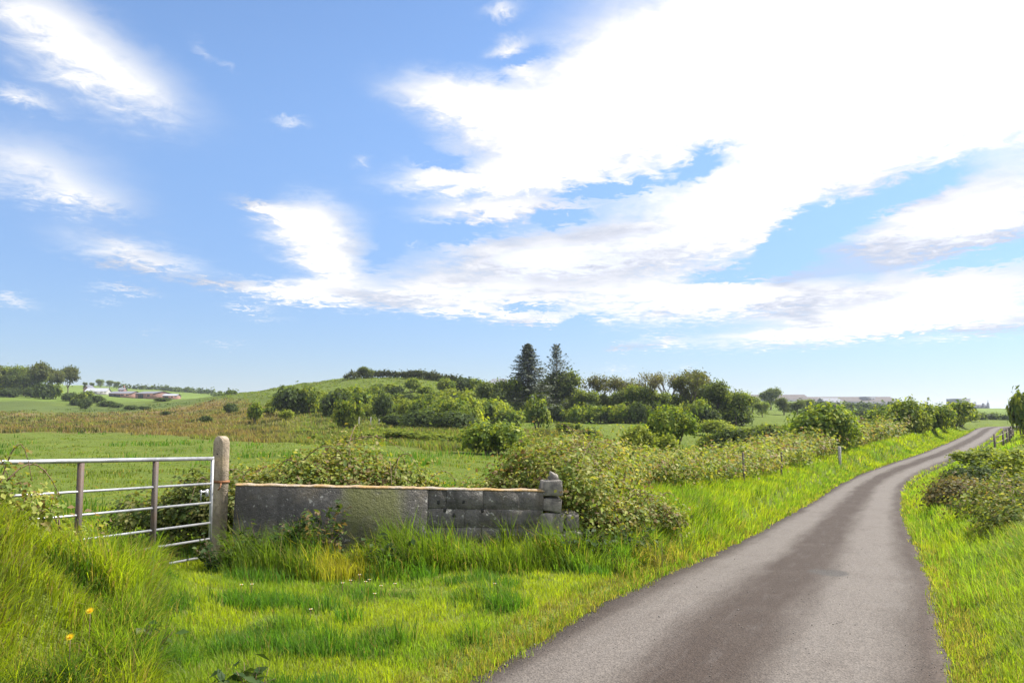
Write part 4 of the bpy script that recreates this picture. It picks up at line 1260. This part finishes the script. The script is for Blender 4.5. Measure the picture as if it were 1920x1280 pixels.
# arching stems over the left end of the gate
bramble([(-4.15, 6.0), (-3.8, 6.1), (-3.5, 6.3)], [.66, .48, .28], .30, 1100, 'sparse bramble with bare arching stems over the gate', pal=BR, arch=18, leaf=.034)

# ------------------------------------------------------------------ hawthorn scrub, hedges and trees further off
FIELDB = 'hawthorn bushes in the pasture'; HILLB = 'scrub on the hill slope'; LANEB = 'hawthorns along the lane'
L_F = '* hawthorn bush standing in the pasture beyond the brambles'
bush('wide', 922, 852, 783, 58, 'broad bright hawthorn bush between the two bramble thickets', FIELDB)
bush('tall', 1006, 806, 757, 32, 'pointed pale hawthorn bush before the dark tree belt', FIELDB)
bush('round', 1256, 842, 770, 52, 'large rounded hawthorn bush below the ivy-clad tree', FIELDB)
bush('pale', 1190, 852, 803, 40, L_F, FIELDB); bush('pale', 1250, 858, 818, 28, L_F, FIELDB)
bush('dark', 1372, 855, 806, 46, L_F, FIELDB); bush('dark', 1447, 850, 803, 34, L_F, FIELDB)
bush('dark', 1105, 835, 805, 30, L_F, FIELDB); bush('ragged', 1330, 842, 815, 26, L_F, FIELDB); bush('ragged', 1412, 836, 800, 40, L_F, FIELDB); bush('ragged', 1065, 812, 793, 24, L_F, FIELDB)
bush('ragged', 1480, 828, 795, 46, L_F, FIELDB); bush('pale', 1340, 818, 790, 45, L_F, FIELDB)
bush('round', 1552, 846, 768, 70, 'biggest hawthorn bush beside the lane, above the pale post', LANEB)
L_L = '* hawthorn bush in the overgrown hedge along the lane'
for (k, u, vb, vt, hw) in [('ragged', 1612, 830, 790, 32), ('round', 1655, 822, 768, 42), ('tall', 1700, 816, 758, 40), ('wide', 1740, 808, 752, 42), ('tall', 1690, 812, 764, 34), ('pale', 1725, 815, 772, 26), ('dark', 1764, 806, 770, 28),
                           ('ragged', 1785, 800, 756, 36), ('round', 1800, 798, 768, 26), ('pale', 1765, 803, 764, 26), ('pale', 1815, 790, 772, 22)]:
    bush(k, u, vb, vt, hw, L_L, LANEB)
# right-hand side of the lane
bush('tall', 0, 832, 758, 32, 'tall dark hawthorn at the frame edge beside the roadside fence', None, xy=(36.6, 58))
bush('dark', 1790, 880, 822, 62, 'dark low bush on the right bank at the bend', 'bushes on the right bank', xy=(13.1, 23.0))
bush('pale', 1870, 870, 815, 66, 'yellow-green bush on the right bank at the bend', 'bushes on the right bank', xy=(15.4, 25.2))
bush('ragged', 1830, 850, 815, 60, 'ragged yellowish bush on the right bank below the fence', 'bushes on the right bank', xy=(19.4, 33.0))
bush('wide', 1915, 900, 850, 50, 'leafy bush among the brambles of the right bank', 'bushes on the right bank', xy=(12.0, 17.6))
bush('ragged', 1890, 850, 818, 60, 'straggling bush below the far roadside fence', 'bushes on the right bank', xy=(25.5, 38.0))
# the hill
L_H = '* hawthorn bush in the scrub on the hill slope'
for (k, u, vb, vt, hw) in [('dark', 545, 780, 729, 36), ('tall', 575, 778, 734, 26), ('ragged', 600, 772, 742, 24), ('dark', 628, 782, 738, 34), ('round', 662, 778, 733, 34), ('ragged', 520, 770, 744, 20),
                           ('dark', 720, 788, 741, 23), ('round', 700, 760, 730, 20), ('pale', 762, 785, 756, 20), ('round', 800, 795, 748, 38), ('wide', 838, 800, 742, 44), ('dark', 790, 803, 770, 48), ('dark', 850, 806, 772, 50), ('pale', 880, 800, 745, 36), ('round', 905, 792, 756, 30),  # broad dark bushes at the foot carry the hedge's shadow in their leaf colour
                           ('pale', 930, 792, 754, 30), ('wide', 955, 796, 765, 30), ('dark', 745, 800, 778, 36), ('round', 775, 735, 713, 16), ('dark', 708, 741, 722, 14), ('dark', 745, 745, 725, 14), ('round', 835, 738, 714, 20), ('dark', 870, 738, 710, 24), ('round', 895, 744, 716, 20), ('dark', 910, 752, 722, 22),
                           ('ragged', 690, 748, 730, 16), ('ragged', 730, 758, 740, 22), ('dark', 765, 757, 740, 16), ('ragged', 815, 752, 735, 18), ('dark', 850, 760, 740, 18), ('pale', 600, 752, 734, 24), ('ragged', 640, 745, 729, 24), ('round', 560, 752, 738, 18), ('dark', 885, 768, 745, 22),
                           ('ragged', 780, 768, 750, 20), ('pale', 820, 772, 752, 20), ('pale', 735, 735, 721, 16), ('round', 800, 745, 727, 18), ('pale', 840, 752, 730, 22), ('pale', 870, 758, 734, 24), ('round', 900, 760, 732, 24), ('pale', 925, 768, 742, 24), ('pale', 750, 768, 748, 20), ('round', 680, 765, 745, 20), ('pale', 610, 760, 742, 18), ('pale', 655, 790, 765, 20), ('round', 790, 760, 742, 18), ('pale', 860, 780, 755, 26), ('pale', 690, 782, 760, 18)]:
    bush(k, u, vb, vt, hw, L_H, HILLB)
bush('tall', 478, 794, 761, 18, 'lone rounded bush on the moor at the left foot of the hill', None)
bush('ragged', 650, 804, 754, 27, 'wispy pale yellow-green bush at the foot of the hill', None)
for (u, vb, vt, hw) in [(432, 776, 757, 14), (385, 792, 780, 14), (310, 778, 771, 10), (560, 815, 806, 22), (690, 826, 810, 40), (760, 828, 808, 46), (820, 832, 812, 40), (730, 812, 803, 26), (900, 838, 822, 30)]:
    bush('dark' if u < 500 else 'ragged', u, vb, vt, hw, 'low dark clump of scrub on the brown moor', 'low scrub on the moor')
L_M = '* bush at the far edge of the moor below the farm'
for (k, u, vb, vt, hw) in [('dark', 82, 748, 720, 22), ('dark', 62, 745, 728, 20), ('round', 100, 748, 725, 16), ('dark', 132, 752, 737, 16), ('ragged', 150, 758, 738, 14), ('dark', 160, 766, 748, 14), ('dark', 140, 760, 748, 10), ('round', 165, 748, 735, 12), ('dark', 200, 762, 752, 20), ('dark', 218, 764, 757, 14), ('dark', 245, 768, 760, 14),
                           ('dark', 20, 745, 728, 20), ('dark', 40, 740, 725, 20), ('ragged', 5, 742, 722, 22), ('dark', 180, 755, 742, 16), ('dark', 270, 768, 762, 12)]:
    bush(k, u, vb, vt, hw, L_M, 'bushes at the far edge of the moor')
bush('dark', 305, 752, 746, 16, 'rust-brown bush in the field below the farm sheds', None)
# hedge on the crown of the hill
def hedge(path_uv, h_px, hw, label, pal, leaf, n, name='hedge'):
    pts = [pix_ground(u, v) for u, v in path_uv]
    r = empty(name, pts[0]); tag(r, label, 'hedge')
    o3 = np.array(pts[0]); lum = []
    for (a_, b_) in zip(pts[:-1], pts[1:]):
        a_, b_ = np.array(a_), np.array(b_); m = max(2, int(np.linalg.norm(b_ - a_) / 1.3))
        for k in range(m):
            p = a_ + (b_ - a_) * k / m; p[2] = gz(p[0], p[1]); hh = h_px / F_PX * p[1] * RNG.uniform(.8, 1.1)
            lum.append((*(p - o3 + [0, 0, hh * .45]), hw, hw, hh * .58))
    C, N_, ct, s = lump_cloud(lum, n // 9, 9, leaf * .9, leaf, pal, floor=-99)
    V, F_, c = leaves(C, N_, s, ct)
    obj('crown', mesh('hedge_crown', V, F_, M_LEAF, col=c), r)
    mb = MB()
    for b in lum[::3]: mb.tube([(b[0], b[1], b[2] - b[5]), (b[0] + .1, b[1], b[2])], [.07, .03], 4, cap=False)
    obj('stems', mb.mesh('hedge_stems', M_BARK), r)['kind'] = 'stuff'
hedge([(655, 712), (700, 709), (760, 710), (820, 714), (872, 722)], 13, 1.1, 'dark clipped hedge along the crown of the hill', [(.06, .075, .03), (.075, .085, .035), (.05, .062, .026)], .30, 7000)
hedge([(1470, 772), (1560, 777), (1640, 781)], 10, 1.6, 'far dark field hedge below the long works sheds', DARK, .55, 3000)
hedge([(1500, 762), (1600, 767), (1700, 771)], 8, 2.2, 'distant blue-green hedge at the foot of the works', DARK, .8, 2400)
hedge([(1800, 786), (1850, 786), (1910, 788)], 7, 1.2, 'thin dark hedge across the field beyond the lane crest', DARK, .5, 1800)
hedge([(345, 735), (400, 741), (440, 741)], 6, 1.2, 'thin hedge on the left shoulder of the hill', DARK, .5, 1600)
hedge([(215, 727), (300, 731), (400, 738)], 5, 2.0, 'distant hedge along the skyline above the farm', DARK, 1.2, 1600)

# tree belt
BELT = 'broadleaf trees of the belt beyond the pasture'; L_B = '* broadleaf tree in the dark belt beyond the pasture'
conifer(990, 790, 641, 84, 'dense pointed spruce rising above the tree belt', 1.6, -.12)
conifer(1044, 789, 643, 70, 'open spruce with upswept branches beside the dense spruce', .62, .38)
for (k, u, vb, vt, wd) in [('dense', 925, 785, 722, .9), ('dense2', 952, 787, 716, .9), ('dense', 1048, 788, 704, .95), ('dense2', 1005, 791, 738, .9), ('dense', 1078, 787, 728, 1.0), ('dense2', 1105, 788, 736, 1.0), ('dense', 1062, 790, 745, .9),
                           ('dense', 1175, 789, 728, 1.0), ('dense2', 1205, 790, 728, 1.0), ('dense', 1140, 788, 742, .9), ('dense2', 1240, 791, 738, 1.0), ('dense', 1318, 793, 735, 1.0), ('dense', 1350, 796, 722, 1.0), ('dense2', 1382, 798, 738, 1.0), ('dense2', 1275, 792, 742, .9)]:
    tree(k, u, vb, vt, L_B, BELT, wd)
L_O = '* tree with bare twigs showing above the belt'
for (k, u, vb, vt) in [('open', 1122, 787, 708), ('open', 1160, 788, 712), ('bare', 1225, 790, 700), ('bare', 1250, 790, 702), ('open', 1302, 792, 700), ('open', 1195, 789, 720)]:
    tree(k, u, vb, vt, L_O, 'thin-leaved trees of the belt', .95)
tree('ivy', 1290, 793, 702, 'ivy-clad forked tree standing in the tree belt', None, .9)
L_R = '* broadleaf tree between the belt and the works sheds'
for (k, u, vb, vt) in [('dense', 1445, 768, 731), ('dense2', 1412, 775, 745), ('dense', 1470, 778, 748), ('dense2', 1430, 782, 755), ('dense', 1495, 778, 752), ('dense2', 1515, 772, 750)]:
    tree(k, u, vb, vt, L_R, 'far trees before the works')
# left skyline trees
L_S = '* tree in the grove left of the farm'
for (k, u, vb, vt, rz) in [('wind', 75, 742, 682, 0), ('wind', 128, 742, 689, .3), ('wind', 112, 742, 697, -.3), ('dense', 45, 742, 695, 1), ('dense2', 62, 742, 700, 2), ('dense', 8, 742, 692, 3), ('wind', 92, 741, 693, .2), ('dense2', 25, 742, 690, 4), ('wind', -15, 742, 684, 0)]:
    tree(k, u, vb, vt, L_S, 'grove left of the farm', 1.0, rz=rz)
L_K = 'small tree on the far skyline above the farm'
for (u, vb, vt) in [(188, 727, 712), (205, 727, 714), (218, 728, 716), (160, 727, 717), (268, 731, 723), (285, 731, 724), (305, 732, 725), (350, 735, 726), (318, 732, 726), (412, 741, 733), (172, 728, 718)]:
    tree('dense2', u, vb, vt, L_K, 'trees on the far skyline')
tree('dense', 686, 709, 689, 'pale rounded tree behind the hedge on the hilltop', None, 1.5)

# ------------------------------------------------------------------ buildings
def building(name, u, vb, w_px, wall_px, roof_px, label, mw, mr, depth=8.0, rz=0.0, doors=1, windows=2, hip=False, cat='building', chimney=False, group=None, dist=None):
    if dist: x, y = (u - CXP) / F_PX * dist, dist; z = EYE + pix_ray(u, vb)[2] / pix_ray(u, vb)[1] * dist
    else: x, y, z = pix_ground(u, vb)
    k = y / F_PX
    W_, Hw, Hr = w_px * k / 2, wall_px * k, roof_px * k
    r = empty(name, (x, y, z), rz); tag(r, label, cat, group)
    D_ = depth / 2
    b = MB(); b.box((0, 0, Hw / 2 - .5), (W_, D_, Hw / 2 + .5))
    if not hip and roof_px > 0:
        for s in (-1, 1): b.add([(s * W_, -D_, Hw), (s * W_, D_, Hw), (s * W_, 0, Hw + Hr * .97)], [(0, 1, 2)])
    obj('wall', b.mesh('wall', mw), r)
    if roof_px > 0:
        ov, i_ = .35, (W_ * .45 if hip else -.35)
        a = [(-W_ - ov, -D_ - ov, Hw - .12), (W_ + ov, -D_ - ov, Hw - .12), (W_ + ov, D_ + ov, Hw - .12), (-W_ - ov, D_ + ov, Hw - .12), (-W_ + i_, 0, Hw + Hr), (W_ - i_, 0, Hw + Hr)]
        up = [(p[0], p[1], p[2] + .16) for p in a]
        b = MB(); b.add(up, [(0, 1, 5, 4), (2, 3, 4, 5)]); b.add(up, [(1, 2, 5), (3, 0, 4)]) if hip else None
        b.add(a + up, [(0, 4, 5, 1), (2, 5, 4, 3), (0, 1, 7, 6), (1, 2, 8, 7), (2, 3, 9, 8), (3, 0, 6, 9)])
        ro = obj('roof', b.mesh('roof', mr), r)
        if chimney:
            b = MB(); b.box((W_ * .5, 0, Hw + Hr + .3), (.4, .4, .9)); obj('chimney', b.mesh('chimney', mw), ro)
    else:
        b = MB(); b.box((0, 0, Hw + .1), (W_ + .15, D_ + .15, .12)); obj('roof', b.mesh('roof', mr), r)
    n_ = doors + windows
    for q in range(n_):
        px_ = -W_ + (q + .7) * 2 * W_ / (n_ + .4)
        if q < doors:
            b = MB(); b.box((px_, -D_ - .03, Hw * .38), (min(W_ * .28, 1.6), .04, Hw * .38)); obj('door', b.mesh('door', M_DARKIN), r)
        else:
            b = MB(); b.box((px_, -D_ - .03, Hw * .6), (min(W_ * .14, .8), .04, Hw * .16)); obj('window', b.mesh('window', M_GLASS), r)
    return r
building('farm_shed', 184, 739, 36, 5, 6, 'grey-roofed farm shed beside the skyline trees', M_WALLW, M_TIN, 9, .15, 1, 2)
building('farmhouse', 166, 735, 10, 7, 5, 'small dark gabled farm building next to the grey-roofed shed', M_WALLB, M_SLATE, 7, .9, 0, 1)
building('farm_barn', 234, 745, 42, 7, 4, 'red-walled barn with a low slate roof in the farmyard', M_WALLB, M_SLATE, 10, -.05, 2, 2)
building('farmhouse', 231, 736, 9, 5, 4, 'little dark farmhouse roof showing behind the red barn', M_WALLB, M_SLATE, 7, .2, 0, 2, dist=440, chimney=True)
building('farm_barn', 288, 747, 44, 9, 4, 'dark-fronted barn with a grey roof at the right of the farm', M_WALLB, M_SLATE, 12, -.35, 1, 1)
building('farm_shed', 322, 748, 24, 6, 3, 'pale sheet-roofed lean-to shed at the end of the farm', M_WALLB, M_TIN, 8, .1, 1, 1)
building('bungalow', 936, 730, 44, 9, 10, 'slate-hipped house roof peeping over the hillside bushes', M_WALLW, M_SLATE, 9, 0, 1, 2, hip=True, cat='house', dist=215)
building('bungalow', 963, 730, 22, 9, 7, 'second smaller slate house roof beside the spruces', M_WALLW, M_SLATE, 8, 0, 1, 1, hip=True, cat='house', dist=225)
building('works_shed', 1440, 757, 130, 8, 9, 'long brown-roofed works shed on the skyline behind the round tree', M_WALLG, M_TINB, 40, -.06, 3, 3, dist=800)
building('works_shed', 1590, 761, 150, 8, 9, 'long pale brown works shed stretching right towards the tower block', M_WALLG, M_TINB, 40, -.05, 3, 3, dist=820)
building('works_shed', 1553, 759, 34, 5, 8, 'dark gabled works shed in front of the long roof', M_WALLG, M_SLATE, 20, .1, 1, 1, dist=780)
building('works_tower', 1625, 758, 22, 14, 0, 'small flat-topped works tower above the long shed', M_WALLG, M_SLATE, 9, .2, 0, 3, dist=810)
building('works_block', 1794, 768, 28, 20, 0, 'tall flat-roofed grey works block on the right skyline', M_WALLG, M_SLATE, 16, .1, 1, 4, dist=880)
building('works_block', 1822, 768, 44, 9, 0, 'lower grey works block joined to the tall one', M_WALLG, M_SLATE, 16, .1, 1, 4, dist=890)
building('works_block', 1817, 768, 12, 13, 0, 'small stepped works block beside the tall one', M_WALLG, M_SLATE, 10, .1, 0, 2, dist=900)
for (u, h_) in ((1841, 12), (1850, 13)):
    d = 880; k = d / F_PX; x = (u - CXP) * k; z = EYE + pix_ray(u, 769)[2] / pix_ray(u, 769)[1] * d
    r = empty('silo', (x, d, z)); tag(r, 'slim grey works silo' + (' with a mast' if u == 1850 else ' without a mast'), 'silo', 'works silos')
    b_ = MB(); b_.tube([(0, 0, -1), (0, 0, h_ * k)], 2.3 * k, 12); obj('drum', b_.mesh('drum', M_WALLG, smooth=False), r)
    b_ = MB(); b_.tube([(0, 0, h_ * k), (0, 0, h_ * k + 1.0)], [2.3 * k, .5], 12); obj('cap', b_.mesh('cap', M_SLATE), r)
    if u == 1850: b_ = MB(); b_.tube([(0, 0, h_ * k), (0, 0, (h_ + 6) * k)], .25, 6); obj('mast', b_.mesh('mast', M_WALLG), r)

# ------------------------------------------------------------------ weeds and flowers by the wall and gate
def weed(x, y, h, n, rad, label, pal, leaf, group=None, cat='weed', name='nettle_clump', mat=None):
    z = gz(x, y); r = empty(name, (x, y, z)); tag(r, label, cat, group)
    mb = MB(); Cs, Ns = [], []
    for k in range(n):
        a = RNG.uniform(0, 6.28); q = rad * math.sqrt(RNG.uniform(0, 1)); hh = h * RNG.uniform(.55, 1.05)
        p0 = np.array([math.cos(a) * q * .7, math.sin(a) * q * .7, -.03]); p2 = np.array([math.cos(a) * q * 1.5, math.sin(a) * q * 1.5, hh])
        pm = (p0 + p2) / 2 + RNG.normal(0, .02, 3)
        mb.tube([p0, pm, p2], [.004, .0035, .002], 4, cap=False)
        m = int(hh / .022); t = RNG.uniform(.15, 1, m)[:, None]
        c = p0 + (p2 - p0) * t + RNG.normal(0, leaf * .55, (m, 3)); Cs.append(c)
        Ns.append(RNG.normal(size=(m, 3)) * .45 + [0, 0, .9])
    C = np.concatenate(Cs); N_ = np.concatenate(Ns); m = len(C)
    V, F_, c = leaves(C, N_, leaf * RNG.uniform(.6, 1.25, m), pick(pal, m, .25), elong=1.9)
    obj('leaves', mesh('weed_leaves', V, F_, M_BRAM, col=c), r); obj('stems', mb.mesh('weed_stems', M_STEM), r)['kind'] = 'stuff'
NET = [(.045, .085, .020), (.060, .105, .024), (.035, .065, .018), (.085, .125, .030)]
weed(-2.55, 8.80, .50, 30, .28, 'dark nettle clump against the wall beside the gate post', NET, .045)
weed(-2.15, 8.95, .64, 34, .26, 'tall seeding nettle clump against the rendered wall', NET + [(.20, .15, .07)], .042)
weed(-1.30, 8.70, .34, 30, .28, 'low dark weed clump before the green-stained wall', NET, .05)
weed(-2.95, 8.65, .34, 26, .26, 'dark weeds under the free end of the gate', NET, .045)
weed(1.35, 9.75, .38, 24, .30, 'leafy weed clump on the bank below the bramble mound', NET, .05)
weed(.80, 9.35, .40, 22, .24, 'green weeds at the foot of the stone pier', NET, .045)
weed(-1.55, 4.75, .16, 20, .16, 'small dark broad-leaved weed in the apron grass', NET, .05)
weed(-2.45, 5.35, .22, 22, .18, 'dusty green dock at the foot of the mound', NET + [(.15, .16, .09)], .05)
weed(-3.28, 4.85, .30, 20, .16, 'rust-brown dead dock on the mound before the gate', [(.26, .15, .05), (.32, .20, .06), (.18, .11, .04)], .045, name='dead_dock')

def flower(x, y, h, rad, label, group, mat, pc, cc, name, npet):
    z = gz(x, y); r = empty(name, (x, y, z)); tag(r, label, 'flower', group)
    b = MB(); b.tube([(0, 0, 0), (.008, -.004, h * .6), (.012, -.010, h)], .0022, 5); obj('stem', b.mesh('stem', M_STEM), r)
    V, Fq = [], []
    for ring, (rr, el_) in enumerate(((rad, .30), (rad * .7, .8)) if npet > 14 else ((rad, .2),)):
        for k in range(npet):
            a = k / npet * 6.283 + ring * .2; da = 3.0 / npet
            c0, s0 = math.cos(a), math.sin(a)
            def pt(q, da_): return (math.cos(a + da_) * rr * q * math.cos(el_), math.sin(a + da_) * rr * q * math.cos(el_), rr * q * math.sin(el_))
            n0 = len(V); V += [(0, 0, 0), pt(.6, -da), pt(1, 0), pt(.6, da)]; Fq.append((n0, n0 + 1, n0 + 2, n0 + 3))
    V = np.array(V)
    V = V @ np.array([[1, 0, 0], [0, .75, -.66], [0, .66, .75]]).T[:, :] if npet > 14 else V
    V = V + [.012, -.010, h]
    obj('petals', mesh('petals', V, np.array(Fq), mat, col=np.tile(pc, (len(V), 1))), r)
    b = MB(); b.tube([(.012, -.012, h - .002), (.012, -.012, h + .006)], rad * .32, 8)
    V2, F2 = b.get(); obj('centre', mesh('centre', V2, F2, M_PETALY, col=np.tile(cc, (len(V2), 1))), r)
for (u, v, h_, lb) in ((162, 1165, .36, 'upper yellow dandelion on the grassy mound'), (125, 1200, .30, 'lower yellow dandelion on the grassy mound')):
    x, y, z = pix_ground(u, v + 95, 2.5)
    flower(x, y, h_, .028, lb, 'dandelions', M_PETALY, (.85, .62, .02), (.80, .52, .01), 'dandelion', 18)
for (u, v) in [(683, 1103), (738, 1108), (672, 1090), (640, 1106), (690, 1100), (450, 1112), (470, 1110), (712, 1112), (655, 1101), (925, 1108), (700, 1128), (580, 1160)]:
    x, y, z = pix_ground(u, v + 14)
    flower(x, y, .13, .018, 'small white daisy in the short apron grass', 'daisies in the apron grass', M_PETALW, (.82, .82, .80), (.7, .5, .05), 'daisy', 12)

for k in range(14):
    u = RNG.uniform(500, 905); vtop = np.interp(u, [470, 640, 700, 860, 905], [742, 722, 724, 728, 738]); v = RNG.uniform(756, 790)
    bush(['dark', 'round', 'pale', 'ragged', 'round', 'wide', 'pale'][k % 7], u, v, v - RNG.uniform(11, 22), RNG.uniform(11, 22), L_H, HILLB)
L_U = '* shrub filling the foot of the tree belt'
for k in range(26):
    u = 915 + k * 19 + RNG.uniform(-6, 6)
    bush(['dark', 'round', 'dark', 'ragged', 'wide'][k % 5], u, 790 + (u - 915) * .015, 762 + RNG.uniform(-6, 6), RNG.uniform(15, 26), L_U, 'shrubs under the tree belt')

# ------------------------------------------------------------------ air
b_ = MB(); b_.box((0, 0, 20), (4300, 4300, 40))
hz = obj('haze', b_.mesh('haze', None))
tag(hz, 'thin pale summer haze over the whole countryside', 'haze', kind='stuff')
m, t = new_mat('haze_air')
pv = t.n('ShaderNodeVolumePrincipled', {'Color': (.80, .88, 1.0, 1), 'Density': .00018, 'Anisotropy': .2})
t.t.links.new(pv.outputs[0], t.n('ShaderNodeOutputMaterial').inputs[1])
hz.data.materials.append(m)
